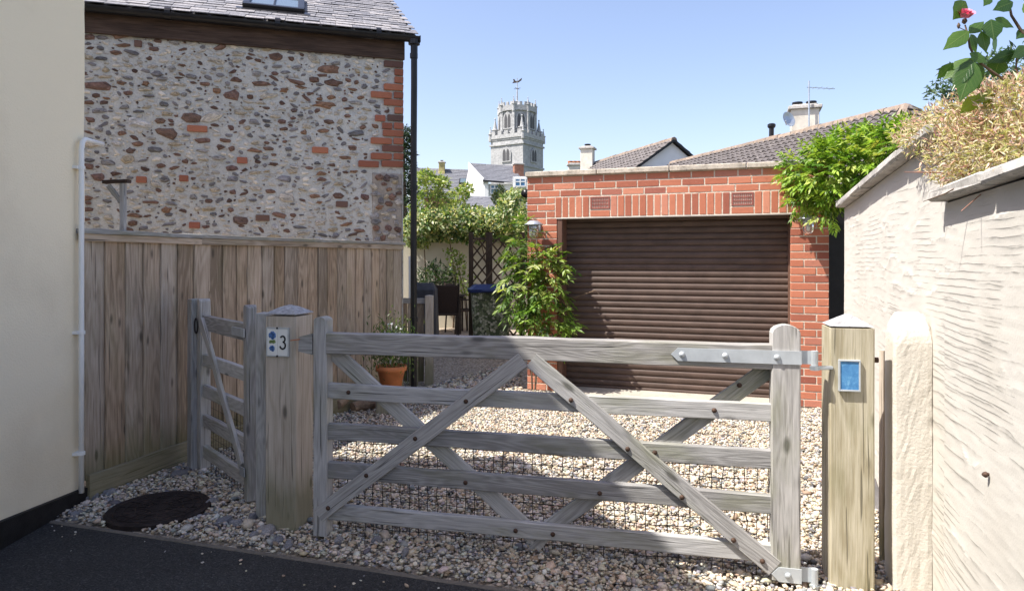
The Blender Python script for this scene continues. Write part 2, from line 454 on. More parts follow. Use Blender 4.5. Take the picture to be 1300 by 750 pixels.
def glass_mat():
    t = NT('lamp glass'); t.col((.9, .9, .88)); t.rough(.05); t.b.inputs['Transmission Weight'].default_value = .9; t.b.inputs['IOR'].default_value = 1.3; return t.m
M_['glass'] = glass_mat()
def pane_mat():
    t = NT('window pane'); t.col((.10, .14, .16)); t.rough(.08); t.b.inputs['Specular IOR Level'].default_value = .8; return t.m
M_['pane'] = pane_mat()
M_['blue_pane'] = plain('blue painted window', (.10, .24, .42), .3)
M_['flower'] = plain('pink petal', (.82, .22, .32), .5, 0, .3, 40)
M_['lamp_white'] = plain('white lamp bulb', (.75, .75, .72), .3)
def binprint_mat():
    t = NT('leaf printed bin skin'); co = t.coord()
    v = t.voro(co, 26, out='Color'); sp = t.n('SeparateColor'); t.l(v, sp.inputs[0])
    c = t.ramp(sp.outputs[0], [(0, (.05, .07, .035)), (.45, (.12, .15, .07)), (.7, (.26, .29, .18)), (1, (.46, .45, .35))])
    c = t.mix(t.ramp(t.voro(co, 26, 'DISTANCE_TO_EDGE'), [(.0, .8), (.12, 0.0)]), c, (.02, .025, .015))
    t.col(c); t.rough(.5); return t.m
M_['binprint'] = binprint_mat()

# ------------------------------------------------------------------ numpy soups (gravel, foliage)
def soup(name, V, Fc, C):
    """V (n,k,3) Fc (m,3) local triangle indices C (n,3)"""
    n, k, _ = V.shape; m = len(Fc)
    me = bpy.data.meshes.new(name)
    me.vertices.add(n * k); me.vertices.foreach_set('co', V.reshape(-1).astype(np.float32))
    idx = (np.arange(n)[:, None, None] * k + np.array(Fc)[None]).reshape(-1)
    me.loops.add(n * m * 3); me.loops.foreach_set('vertex_index', idx.astype(np.int32))
    me.polygons.add(n * m); me.polygons.foreach_set('loop_start', (np.arange(n * m) * 3).astype(np.int32))
    at = me.attributes.new('Col', 'FLOAT_COLOR', 'POINT')
    c4 = np.concatenate([np.repeat(C, k, 0), np.ones((n * k, 1))], 1).astype(np.float32)
    at.data.foreach_set('color', c4.reshape(-1)); me.update(calc_edges=True); return me
def rot_rand(n, tilt=None):
    if tilt is None:
        q = RNG.normal(size=(n, 4)); q /= np.linalg.norm(q, axis=1)[:, None]
    else:
        a = RNG.uniform(0, 2 * np.pi, n); ax = RNG.normal(size=(n, 3)); ax[:, 2] = 0; ax /= np.linalg.norm(ax, axis=1)[:, None]
        b = RNG.normal(0, tilt, n) / 2
        q1 = np.stack([np.cos(a / 2), 0 * a, 0 * a, np.sin(a / 2)], 1)
        q2 = np.concatenate([np.cos(b)[:, None], ax * np.sin(b)[:, None]], 1)
        w0, x0, y0, z0 = q2.T; w1, x1, y1, z1 = q1.T
        q = np.stack([w0*w1-x0*x1-y0*y1-z0*z1, w0*x1+x0*w1+y0*z1-z0*y1, w0*y1-x0*z1+y0*w1+z0*x1, w0*z1+x0*y1-y0*x1+z0*w1], 1)
    w_, x, y, z = q.T
    return np.stack([np.stack([1-2*(y*y+z*z), 2*(x*y-z*w_), 2*(x*z+y*w_)], -1), np.stack([2*(x*y+z*w_), 1-2*(x*x+z*z), 2*(y*z-x*w_)], -1), np.stack([2*(x*z-y*w_), 2*(y*z+x*w_), 1-2*(x*x+y*y)], -1)], 1)
def palette(n, pal, wts, jit=.12):
    pal = np.array(pal); wts = np.array(wts, float); wts /= wts.sum()
    c = pal[RNG.choice(len(pal), n, p=wts)]
    return np.clip(c * (1 + RNG.normal(0, jit, (n, 1))) * (1 + RNG.normal(0, jit * .3, (n, 3))), .004, .9)
_t = (1 + 5 ** .5) / 2
ICO = np.array([(-1, _t, 0), (1, _t, 0), (-1, -_t, 0), (1, -_t, 0), (0, -1, _t), (0, 1, _t), (0, -1, -_t), (0, 1, -_t), (_t, 0, -1), (_t, 0, 1), (-_t, 0, -1), (-_t, 0, 1)]) / math.sqrt(1 + _t * _t)
ICOF = [(0,11,5),(0,5,1),(0,1,7),(0,7,10),(0,10,11),(1,5,9),(5,11,4),(11,10,2),(10,7,6),(7,1,8),(3,9,4),(3,4,2),(3,2,6),(3,6,8),(3,8,9),(4,9,5),(2,4,11),(6,2,10),(8,6,7),(9,8,1)]
PEB = [(.58, .515, .415), (.53, .45, .34), (.46, .36, .25), (.30, .215, .15), (.36, .35, .33), (.25, .25, .26), (.12, .12, .125), (.58, .55, .49)]
def pebbles(xy, size, z0, wts=(6.5, 5.5, 2.8, 1.2, 2.2, 1.9, 1.1, 3)):
    n = len(xy); s = size * np.exp(RNG.normal(0, .32, n))
    V = ICO[None] * (1 + RNG.uniform(-.28, .28, (n, 12, 1)))
    V = V * np.stack([s, s * RNG.uniform(.6, .9, n), s * RNG.uniform(.35, .6, n)], 1)[:, None]
    V = np.einsum('nij,nkj->nki', rot_rand(n, .42), V)
    V[:, :, 0] += xy[:, 0:1]; V[:, :, 1] += xy[:, 1:2]; V[:, :, 2] += (z0 + RNG.uniform(-.004, .014, n))[:, None]
    return soup('pebbles', V, ICOF, palette(n, PEB, wts))

LEAFV = np.array([(0, 0, 0), (.42, .5, .06), (.42, -.5, .06), (.48, 0, -.05), (1, 0, -.06)])
LEAFF = [(0, 2, 3), (2, 4, 3), (0, 3, 1), (3, 4, 1)]
def leaf_soup(p, d, up, L, W, C, name='foliage', curl=0.0):
    n = len(p); d = d / np.linalg.norm(d, axis=1)[:, None]
    s = np.cross(up, d); s /= (np.linalg.norm(s, axis=1)[:, None] + 1e-6); u = np.cross(d, s)
    V = LEAFV[None] * np.stack([L, W, L], 1)[:, None]
    out = V[:, :, 0:1] * d[:, None] + V[:, :, 1:2] * s[:, None] + V[:, :, 2:3] * u[:, None] + p[:, None]
    return soup(name, out, LEAFF, C)
def rdir(n, bias=(0, 0, 0)):
    v = RNG.normal(size=(n, 3)); v /= np.linalg.norm(v, axis=1)[:, None]; v = v + np.array(bias); return v
def blobs(cl, n, inner=.45):
    wts = np.array([c[2] if len(c) > 2 else c[1][0] * c[1][1] + c[1][1] * c[1][2] + c[1][0] * c[1][2] for c in cl], float); wts /= wts.sum()
    k = RNG.choice(len(cl), n, p=wts)
    v = RNG.normal(size=(n, 3)); v /= np.linalg.norm(v, axis=1)[:, None]
    r = RNG.uniform(inner ** 3, 1.15, n) ** (1 / 3)
    c = np.array([q[0] for q in cl])[k]; rad = np.array([q[1] for q in cl])[k]
    return c + v * r[:, None] * rad, v
def pinnate(p, d, L, nl, ll, lw, pal, wts, droop=.5):
    """compound leaves: rachis from p along d, nl leaflets"""
    n = len(p); d = d / np.linalg.norm(d, axis=1)[:, None]
    up = rdir(n, (0, 0, 2.0)); s = np.cross(up, d); s /= np.linalg.norm(s, axis=1)[:, None] + 1e-6
    cols = palette(n, pal, wts, .14)
    pp, dd, uu, cc = [], [], [], []
    for i in range(nl):
        f = .2 + .8 * (i // 2 + 1) / (nl // 2 + 1); side = 1 if i % 2 else -1
        if i == nl - 1: side = 0; f = 1
        a = p + d * (L * f); a[:, 2] -= droop * L * f * f * .6
        q = s * side * 1.0 + d * (.75 if side else 1.0); q[:, 2] -= .35 + .3 * f * droop
        q = q + RNG.normal(0, .18, (n, 3))
        pp.append(a); dd.append(q); uu.append(up + RNG.normal(0, .35, (n, 3))); cc.append(np.clip(cols * (1 + RNG.normal(0, .1, (n, 1))), .004, .9))
    pp = np.concatenate(pp); m = len(pp)
    return leaf_soup(pp, np.concatenate(dd), np.concatenate(uu), RNG.normal(ll, ll * .16, m), RNG.normal(lw, lw * .15, m), np.concatenate(cc))
def part_stuff(name, me, m, parent): return link(name, me, m, parent, kind='stuff')
# ------------------------------------------------------------------ ground
K0, KD = Vector((-2.417, 3.664, 0)), Vector((2.34, -.726, 0)).normalized()
KN = Vector((-KD.y, KD.x, 0))
def kline(X): return K0.y + (X - K0.x) * KD.y / KD.x
struct('ground', mesh('ground', [(-900, -900, -.02), (900, -900, -.02), (900, 900, -.02), (-900, 900, -.02)], [[0, 1, 2, 3]]), M_['earth'])
q0, q1 = K0 - KD * 6, K0 + KD * 14
struct('tarmac_drive', mesh('tarmac', [q0, q1, (q1.x, -14, 0), (q0.x - 4, -14, 0)], [[3, 2, 1, 0]]), M_['tarmac'])
struct('gravel_bed', mesh('gravel_bed', [(q0.x, q0.y, -.006), (q1.x, q1.y, -.006), (6.5, 11.2, -.006), (-5, 11.2, -.006)], [[0, 1, 2, 3]]), M_['gravel_bed'])
kv, kf = cbox(9, .03, .06, .006)
struct('kerb_edging', mesh('kerb', kv, kf), M_['kerb'], frame(K0 + KD * 3.4 + KN * .02 + Vector((0, 0, -.027)), KD, KN))
struct('terrace', mesh('terrace', *cbox(7, 6, .08, .01)), M_['paving'], Matrix.Translation((-1.2, 14.2, -.01)))

# ------------------------------------------------------------------ cream house on the left
hs = thing('cream_house', 'cream rendered house wall with black plinth filling the left edge', 'house', (-2.535, 4.05, 0))
poly = [(4.05 + random.gauss(0, .004), i * .12) for i in range(1, 33)]
poly = [(4.05, 0)] + poly + [(4.05, 4.0), (.3, 6.17), (-4.5, 3.4), (-4.5, 0)]
v, f = prism([(a, b) for a, b in poly], 5.5)
v = [(-2.535 - y, x, z) for (x, y, z) in v]
link('wall', mesh('wall', v, [q[::-1] for q in f]), M_['render_cream'], hs)
v, f = prism([(4.066, 0), (4.066, .075), (3.35, .135), (-4.5, .15), (-4.5, 0)], .03)
link('plinth', mesh('plinth', [(-2.508 - y, x, z) for x, y, z in v], [q[::-1] for q in f]), M_['plinth'], hs)
for nm, a, b in (('roof_slope', (4.14, 3.955), (.3, 6.22)), ('roof_slope', (-4.7, 3.29), (.3, 6.22))):
    v, f = prism([a, b, (b[0], b[1] + .1), (a[0], a[1] + .1)], 5.6)
    link(nm, mesh(nm, [(-2.47 - y, x, z) for x, y, z in v], f), M_['slate'], hs)
mb = MB(); pts = [(-2.5, 3.965, .07), (-2.5, 3.965, 1.0), (-2.5, 3.965, 2.06), (-2.5, 3.975, 2.105), (-2.5, 4.0, 2.125), (-2.5, 4.17, 2.125)]
mb.tube(pts, .0145, 12)
wp = link('waste_pipe', mb.mesh('waste_pipe', True), M_['white_pvc'], hs)
for z in (1.955, 1.0, .30):
    m2 = MB(); m2.lathe([(.0145, -.010), (.020, -.010), (.020, .010), (.0145, .010)], (-2.5, 3.965, z), 12); m2.box((-2.52, 3.965, z), (.03, .06, .016))
    c_ = link('pipe_clip', m2.mesh('pipe_clip'), M_['white_pvc'], None); c_.parent = wp; c_.matrix_basis = WM[wp.name].inverted()

# ------------------------------------------------------------------ stone house
C0 = Vector((-1.17, 7.35, 0)); MH = frame(C0, (-.956, -.293, 0), (.293, -.956, 0))
def wpx(px, py):
    r = (px - CX) / F; a = (-1.17 - 7.35 * r) / (.956 - .293 * r); Y = 7.35 - .293 * a
    return a, CZ + (HY - py) / F * Y
def MHl(x, y, z, sx=1, sy=1, sz=1, rz=0.0):
    return MH @ Matrix.Translation((x, y, z)) @ Matrix.Rotation(rz, 4, 'Y') @ Matrix.Diagonal((sx, sy, sz, 1))
sh = thing('stone_house', 'rubble stone house with brick quoins and slate roof behind the fence', 'house', M=MH)
nx, nz = 110, 90; v = []; f = []
for j in range(nz + 1):
    for i in range(nx + 1):
        a, z = 4.3 * i / nx, 3.72 * j / nz
        v.append((a, .007 * mnoise.noise((a * 6, z * 6, 1)) + .004 * mnoise.noise((a * 25, z * 25, 3)) - (.0 if a > .02 else .005), z))
for j in range(nz):
    for i in range(nx):
        k = j * (nx + 1) + i; f.append([k, k + nx + 1, k + nx + 2, k + 1])
b0 = len(v)
v += [(0, -5.4, 0), (4.3, -5.4, 0), (0, -5.4, 3.72), (4.3, -5.4, 3.72), (0, -2.7, 5.15), (4.3, -2.7, 5.15), (0, -.02, 0), (0, -.02, 3.72), (4.3, -.02, 0), (4.3, -.02, 3.72)]
f += [[b0 + 6, b0 + 7, b0 + 4, b0 + 2, b0], [b0 + 1, b0 + 3, b0 + 5, b0 + 9, b0 + 8], [b0, b0 + 2, b0 + 3, b0 + 1]]
# thin returns joining the pointing face to the side walls
f += [[0, b0 + 6, b0 + 7, nz * (nx + 1)]]
wallo = link('wall', mesh('wall', v, f, False), M_['mortar_grey'], sh, MH)
def stone_mesh():
    n = random.choice((6, 7, 8, 9, 11)); p = random.uniform(1.9, 4.2); v = []; f = []
    rr = [random.uniform(.62, 1.18) for _ in range(n)]; a0 = random.uniform(0, 6.28)
    for (k, y) in ((1.0, -.6), (.93, .25), (.55, .62)):
        for i in range(n):
            t = a0 + 2 * math.pi * i / n; c, s_ = math.cos(t), math.sin(t)
            r = .5 / (abs(c) ** p + abs(s_) ** p) ** (1 / p) * rr[i] * k * random.uniform(.97, 1.03)
            v.append((r * c, y + random.uniform(-.18, .18) * (k < 1), r * s_))
    v.append((random.uniform(-.1, .1), .7, random.uniform(-.1, .1)))
    for q in range(2):
        for i in range(n): f.append([q * n + i, (q + 1) * n + i, (q + 1) * n + (i + 1) % n, q * n + (i + 1) % n])
    for i in range(n): f.append([2 * n + i, 3 * n, 2 * n + (i + 1) % n])
    return v, f
SM = {}
for key in ('stone_brown', 'stone_grey', 'stone_pale'):
    SM[key] = []
    for _ in range(16):
        me = mesh('stone', *stone_mesh()); me.materials.append(M_[key]); SM[key].append(me)
bm_old = [mesh('brick', *cbox(1, 1, 1, .06)) for _ in range(1)]
def put(me, name, parent, M, m=None): return link(name, me, m, parent, M)
occ = []
def brick_px(x0, x1, zc, h=.064, dark=False):
    a1, z = wpx(80 + x0 / 2.42, zc); a0, z = wpx(80 + x1 / 2.42, zc); occ.append(((a0 + a1) / 2, z, (a1 - a0) / 2 + .012, h / 2 + .012))
    put(QB, 'brick', wallo, MHl((a0 + a1) / 2, .006, z, a1 - a0, .04, h))
v, f = cbox(1, 1, 1, .07); v = [(a[0] * random.uniform(.97, 1.03), a[1], a[2] * random.uniform(.94, 1.04)) for a in v]
QB = mesh('brick', v, f); QB.materials.append(M_['brick_old'])
qrows = [[(1018, 1045)], [(985, 1045)], [(1018, 1045)], [(1018, 1045)], [(985, 1045)], [(945, 1010), (1016, 1045)], [(985, 1045)], [(1018, 1045)], [(958, 990), (996, 1045)], [(980, 1011), (1016, 1045)], [(982, 1045)], [(945, 1010), (1015, 1045)], [(980, 1045)], [(945, 1010), (1015, 1045)], [(907, 970), (978, 1045)]]
for i, row in enumerate(qrows):
    for (x0, x1) in row: brick_px(x0, x1, (178 + i * 23.4) / 2.42)
for (x0, x1, y) in ((382, 444, 398), (535, 567, 494), (358, 386, 549), (226, 258, 553), (592, 635, 670), (388, 422, 692), (220, 243, 137), (838, 875, 628), (765, 815, 463)): brick_px(x0, x1, y / 2.42, .06)
# brown rubble patch under the quoin
a1, zt = wpx(80 + 945 / 2.42, 516 / 2.42)
v = []; f = []
nx2, nz2 = 14, 34
for j in range(nz2 + 1):
    for i in range(nx2 + 1):
        a, z = -.004 + (a1 + .004) * i / nx2, zt * j / nz2
        if i == nx2: a += .05 * mnoise.noise((3, z * 4, 0))
        if j == nz2: z += .03 * mnoise.noise((a * 9, 5, 0))
        e = i in (0, nx2) or j == nz2
        v.append((a, (-.03 if e else .012 + .01 * mnoise.noise((a * 12, z * 12, 7))), z))
for j in range(nz2):
    for i in range(nx2):
        k = j * (nx2 + 1) + i; f.append([k, k + nx2 + 1, k + nx2 + 2, k + 1])
link('mortar_patch', mesh('mortar_patch', v, f), M_['mortar_brown'], sh, MH)
for k in range(260):
    a, z = random.uniform(.04, a1 - .04), random.uniform(1.62, zt - .05)
    if any(abs(a - o[0]) < o[2] + .03 and abs(z - o[1]) < o[3] + .024 for o in occ): continue
    occ.append((a, z, .034, .026))
    put(random.choice(SM[random.choice(('stone_brown', 'stone_grey', 'stone_brown', 'stone_pale'))]), 'stone', wallo, MHl(a, .018, z, random.uniform(.06, .12), .02, random.uniform(.045, .08), random.uniform(-.3, .3)))
# beam-end hole and bits, then the random rubble
ns = len([1 for o in occ]); tries = 0
big = []
while len(big) < 262 and tries < 30000:
    tries += 1
    a, z = random.uniform(.03, 3.1), random.uniform(1.5, 3.57)
    if a < a1 + .04 and z < zt + .04: continue
    k = random.random(); wd = random.uniform(.055, .14) if k < .8 else random.uniform(.12, .21); h = random.uniform(.026, .058) if k < .8 else random.uniform(.05, .10)
    if a - wd / 2 < .01: continue
    if any(abs(a - o[0]) < o[2] + wd / 2 + .004 and abs(z - o[1]) < o[3] + h / 2 + .003 for o in occ): continue
    occ.append((a, z, wd / 2, h / 2)); big.append((a, z, wd, h))
for (a, z, wd, h) in big:
    key = random.choices(('stone_brown', 'stone_grey', 'stone_pale'), (4.5, 3.0, 4.5))[0]
    put(random.choice(SM[key]), 'stone', wallo, MHl(a, .003, z, wd * 1.1, .026, h * 1.15, random.gauss(0, .12)))
chip = {'stone_brown': MB(), 'stone_grey': MB(), 'stone_pale': MB()}; n_ = 0; tries = 0
while n_ < 1100 and tries < 40000:
    tries += 1
    a, z = random.uniform(.02, 3.1), random.uniform(1.5, 3.57); wd, h = (random.uniform(.05, .11), random.uniform(.026, .05)) if tries < 9000 else (random.uniform(.016, .05), random.uniform(.012, .028))
    if a < a1 + .03 and z < zt + .03: continue
    if any(abs(a - o[0]) < o[2] + wd / 2 + .003 and abs(z - o[1]) < o[3] + h / 2 + .003 for o in occ): continue
    occ.append((a, z, wd / 2, h / 2)); n_ += 1
    key = random.choices(('stone_brown', 'stone_grey', 'stone_pale'), (2.2, 3, 6.5))[0]
    chip[key].add(*stone_mesh(), M=Matrix.Translation((a, .003, z)) @ Matrix.Rotation(random.gauss(0, .3), 4, 'Y') @ Matrix.Diagonal((wd, .014, h, 1)))
for key, mb in chip.items(): link('stone_chip', mb.mesh('stone_chip'), M_[key], wallo, MH, kind='stuff')
# eaves: fascia board, gutter, downpipe
EZ = 3.79
link('fascia_board', plank_mesh(4.3, .035, .19, .003, 12), M_['wood_dark'], sh, MHl(2.14, .024, 3.66))
mb = MB(); prof = [(.056 * math.cos(t), .056 * math.sin(t)) for t in [math.pi + i * math.pi / 10 for i in range(11)]]
prof2 = [(y * .9, z * .9) for y, z in prof][::-1]
pr = prof + prof2; n = len(pr); L0, L1 = -.15, 4.3
mb.add([(L0, y, z) for y, z in pr] + [(L1, y, z) for y, z in pr], [[i, (i + 1) % n, n + (i + 1) % n, n + i] for i in range(n)] + [list(range(n))[::-1]])
mb.box((-.155, 0, -.028), (.012, .118, .066))
for a in (.25, 1.25, 2.25, 3.25): mb.lathe([(.05, 0), (.062, 0), (.062, .05), (.05, .05)], n=14, M=Matrix.Translation((a, 0, 0)) @ Matrix.Rotation(R(90), 4, 'Y'))
gut = link('gutter', mb.mesh('gutter'), M_['black_pvc'], sh, MHl(0, .11, EZ))
mb = MB()
mb.lathe([(.038, -.16), (.038, -.06), (.062, -.05), (.062, .0)], (-.10, .0, -.03), 12)
mb.tube([(-.10, 0, -.08), (-.10, 0, -.5), (-.095, 0, -1.2), (-.095, 0, -3.76)], .034, 12)
for z in (-.2, -1.6, -3.0): mb.lathe([(.034, -.025), (.042, -.025), (.042, .025), (.034, .025)], (-.097, 0, z), 12)
link('downpipe', mb.mesh('downpipe', False), M_['black_pvc'], sh, MHl(0, .11, EZ))
# slate roof
PIT = R(28)
def roofM(a, q, up=0.0):   # a along eaves, q up the slope
    return MH @ Matrix.Translation((a, .13, EZ + .025)) @ Matrix.Rotation(-PIT, 4, 'X') @ Matrix.Translation((0, -q, up))
RL = (2.7 + .13) / math.cos(PIT)
mb = MB(); mb.box((2.1, -RL / 2, -.03), (4.44, RL, .03))
mb.add(*cbox(4.44, RL, .03), M=Matrix.Rotation(PIT, 4, 'X') @ Matrix.Translation((2.1, -2.83, 0)) @ Matrix.Translation((0, 0, RL * math.sin(PIT) - .03)) @ Matrix.Rotation(PIT, 4, 'X') @ Matrix.Translation((0, -RL / 2, 0)))
roofo = link('roof', mb.mesh('roof'), M_['slate'], sh, roofM(0, 0))
slm = []
for k in range(6):
    v, f = cbox(1, .25, .009, .0015); v = [(x * (.98 + .02 * random.random()), y + random.uniform(-.004, .004), z + random.uniform(-.001, .001)) for x, y, z in v]
    me = mesh('slate', v, f); me.materials.append(M_['slate']); slm.append(me)
rest = MB(); cnt = 0; row = 0; q = .0
while q < RL - .05:
    a = -.14 + (.09 if row % 2 else 0) - .02
    while a < 4.3:
        wd = random.uniform(.15, .21); a0 = max(a, -.14)
        if a + wd > a0 + .03:
            W_ = a + wd - a0 - .004
            Ml = Matrix.Translation((a0 + W_ / 2, -q - .105, .004 + random.uniform(0, .006))) @ Matrix.Rotation(R(3.2 + random.gauss(0, .35)), 4, 'X') @ Matrix.Rotation(random.gauss(0, .008), 4, 'Z') @ Matrix.Diagonal((W_, 1, 1, 1))
            inview = a < 3.1 + q
            if cnt < 296 and inview: put(random.choice(slm), 'slate', roofo, roofM(0, 0) @ Ml); cnt += 1
            else: rest.add(*cbox(1, .25, .009), M=Ml)
        a += wd
    q += .142; row += 1
link('slate', rest.mesh('slate_rest'), M_['slate'], roofo, roofM(0, 0), kind='stuff')
mb = MB()
for i in range(12): mb.add(*prism([(-.12, -.05), (-.02, .05), (.02, .05), (.12, -.05)], .365), M=Matrix.Translation((-.14 + i * .37, -RL, .03)) @ Matrix.Rotation(PIT, 4, 'X') @ Matrix.Rotation(R(-90), 4, 'Z'))
link('ridge_tile', mb.mesh('ridge'), M_['slate'], roofo, roofM(0, 0))
sk = MB()
for (c, d) in (((0, -.04, .03), (.62, .08, .06)), ((0, -.9, .03), (.62, .08, .06)), ((-.28, -.47, .03), (.07, .78, .06)), ((.28, -.47, .03), (.07, .78, .06)), ((0, -.47, .04), (.018, .78, .03))): sk.box(c, d, .006)
sk.box((0, .03, .012), (.74, .1, .012))
MSK = roofM(1.33, .50, .005)
sko = link('skylight', sk.mesh('skylight'), M_['black_pvc'], sh, MSK)
mb = MB(); mb.box((0, -.47, .03), (.5, .79, .012)); link('pane', mb.mesh('pane'), M_['pane'], sko, MSK)

# ------------------------------------------------------------------ garage
G0 = Vector((3.03, 6.53, 0)); MG = frame(G0, (-.9475, .3198, 0), (-.3198, -.9475, 0))
def MGl(x, y, z, sx=1, sy=1, sz=1): return MG @ Matrix.Translation((x, y, z)) @ Matrix.Diagonal((sx, sy, sz, 1))
ga = thing('garage', 'red brick garage with brown roller door and flat coping', 'garage', M=MG)
GW, PR, DL, DR = 3.02, .3375, 2.685, .3375
mb = MB()
def blk(x0, x1, y0, y1, z0, z1): mb.box(((x0 + x1) / 2, (y0 + y1) / 2, (z0 + z1) / 2), (x1 - x0, y1 - y0, z1 - z0))
blk(0, PR - .004, -.3, -.003, 0, 1.874); blk(DL + .004, GW, -.3, -.0025, 0, 1.874); blk(0, GW, -.3, -.0025, 1.8745, 2.325)
blk(0, .2, -5.4, -.3005, 0, 2.1); blk(GW - .2, GW, -5.4, -.3005, 0, 2.1); blk(.2, GW - .2, -5.4, -5.2, 0, 2.1); blk(.2, GW - .2, -5.2, -.3005, 2.0, 2.1)
gw = link('wall', mb.mesh('wall'), M_['mortar_cream'], ga, MG)
BKM = []
for k in range(5):
    v, f = cbox(1, 1, 1, .0); me = None
    bv, bf = cbox(.215, .1, .065, .004); bv = [(x + random.uniform(-.0012, .0012), y + random.uniform(-.001, .001), z + random.uniform(-.0012, .0012)) for x, y, z in bv]
    me = mesh('brick', bv, bf); me.materials.append(M_['brick']); BKM.append(me)
nb = 0
def brk(x0, x1, z0, z1, y=-.0495):
    global nb
    nb += 1
    w_, h_ = x1 - x0, z1 - z0
    M = MGl((x0 + x1) / 2, y + random.uniform(-.0012, .0012), (z0 + z1) / 2)
    if h_ > w_: M = M @ Matrix.Rotation(R(90), 4, 'Y') @ Matrix.Diagonal((h_ / .215, 1, w_ / .065, 1))
    else: M = M @ Matrix.Diagonal((w_ / .215, 1, h_ / .065, 1))
    put(random.choice(BKM), 'brick', gw, M)
for r in range(25):
    z0, z1 = r * .075 + .005, r * .075 + .07
    odd = r % 2
    for base, mir in ((0, 0), (DL, 1)):
        segs = [(0, .1025), (.1125, .3375)] if odd else [(0, .215), (.225, .3375)]
        if mir: segs = [(base + .3375 - b, base + .3375 - a) for a, b in segs]
        for a, b in segs: brk(a, min(b, GW), z0, z1)
sold_end = 2.70; air = [(2.127, 2.338), (.706, .914)]
for r in range(25, 28):
    z0, z1 = r * .075 + .005, r * .075 + .07
    odd = r % 2
    for a, b in ([(sold_end + .01, sold_end + .1), (sold_end + .11, GW)] if odd else [(sold_end + .01, sold_end + .2), (sold_end + .21, GW)]): brk(a, b, z0, z1)
    for a, b in ([(0, .1025), (.1125, .32)] if odd else [(0, .215), (.225, .32)]): brk(a, b, z0, z1)
x = sold_end
while x > .34:
    hit = [q for q in air if q[0] - .03 < x - .04 < q[1] + .005]
    if hit:
        a, b = hit[0]; b = min(b, x - .006); a = b - .211
        brk(a, b, 1.88, 1.945)
        m2 = MB(); W_ = b - a
        m2.box((0, -.03, 0), (W_, .05, .13)); 
        for (c, d) in (((0, 0, .058), (W_, .012, .014)), ((0, 0, -.058), (W_, .012, .014)), ((-W_ / 2 + .01, 0, 0), (.02, .012, .1)), ((W_ / 2 - .01, 0, 0), (.02, .012, .1))): m2.box(c, d, .002)
        for i in range(9): m2.box((-W_ / 2 + .035 + i * (W_ - .07) / 8, -.001, 0), (.008, .01, .1))
        for z in (-.018, .018): m2.box((0, -.0005, z), (W_ - .04, .011, .009))
        link('air_brick', m2.mesh('air_brick'), M_['airbrick'], ga, MGl((a + b) / 2, -.002, 2.025))
        x = a - .01
    else:
        brk(x - .065, x, 1.88, 2.095); x -= .0752
for i, r in enumerate(range(28, 31)):
    z0, z1 = r * .075 + .005, r * .075 + .07
    x = GW; first = (.14, .07, .165)[i]
    while x > .02:
        ln = first if x == GW else .215
        brk(max(0, x - ln), x, z0, z1); x -= ln + .01
# coping slabs
xs = GW + .02
while xs > -.02:
    L = min(random.uniform(.7, .95), xs + .022)
    v, f = cbox(L - .006, .34, .055, .008)
    v = [(x, y, z + (random.uniform(-.002, .002))) for x, y, z in v]
    link('coping_slab', mesh('coping_slab', v, f), M_['coping_garage'], ga, MGl(xs - L / 2, -.140, 2.354)); xs -= L
link('lintel', mesh('lintel', *cbox(DL - .31, .1, .012, .002)), M_['lintel'], ga, MGl((DL + .33) / 2, -.046, 1.868))
link('threshold', mesh('threshold', *cbox(DL - .36, .46, .06, .01)), M_['concrete'], ga, MGl((DL + .33) / 2, -.02, .0))
# roller door
dr_p = [(-.006, 0), (0, .004), (.006, .014), (.0085, .028), (.008, .042), (.004, .054), (-.004, .06), (-.008, .066)]
SH_ = .066; Ls = DL - DR - .055
v = [(-Ls / 2, y, z) for y, z in dr_p] + [(Ls / 2, y, z) for y, z in dr_p]; n = len(dr_p)
v += [(-Ls / 2, -.014, 0), (-Ls / 2, -.014, .066), (Ls / 2, -.014, 0), (Ls / 2, -.014, .066)]
f = [[i, n + i, n + i + 1, i + 1][::-1] for i in range(n - 1)] + [[2 * n, 2 * n + 1, 2 * n + 3, 2 * n + 2]]
slat_me = mesh('slat', v, f, True); slat_me.materials.append(M_['door'])
dvm = MB(); dvm.box((0, -.02, .93), (Ls, .01, 1.86))
door = link('roller_door', dvm.mesh('door_backing'), M_['door_dark'], ga, MGl((DR + DL - .05) / 2, -.21, .03))
for k in range(28): link('slat', slat_me, None, door, MGl((DR + DL - .05) / 2, -.21 + (.003 if k == 14 else 0), .055 + k * SH_))
link('bottom_rail', mesh('bottom_rail', *cbox(Ls, .03, .06, .008)), M_['door'], door, MGl((DR + DL - .05) / 2, -.207, .055 - .029))
link('door_guide', mesh('door_guide', *cbox(.055, .2, 1.86, .004)), M_['door_dark'], ga, MGl(DL - .03, -.105, .93 + .03))
link('door_guide', mesh('door_guide', *cbox(.02, .05, 1.86, .004)), M_['door_dark'], ga, MGl(DR + .005, -.205, .93 + .03))
mb = MB(); mb.tube([(GW + .02, -.02, 2.17), (GW + .02, -.5, 2.17), (GW + .02, -5.2, 2.17)], .05, 12); link('gutter', mb.mesh('gutter', True), M_['black_pvc'], ga, MGl(.06, -.15, 0))
link('soffit_board', mesh('soffit_board', *cbox(.03, 5.0, .09, .003)), M_['white_pvc'], ga, MGl(GW + .07, -2.75, 2.255))
link('gap_shade_panel', mesh('gap_shade_panel', *cbox(.34, .04, 2.0, .004)), M_['black_pvc'], ga, MGl(-.14, -.55, 1.0))  # added black sheet standing in for the shade in the narrow gap

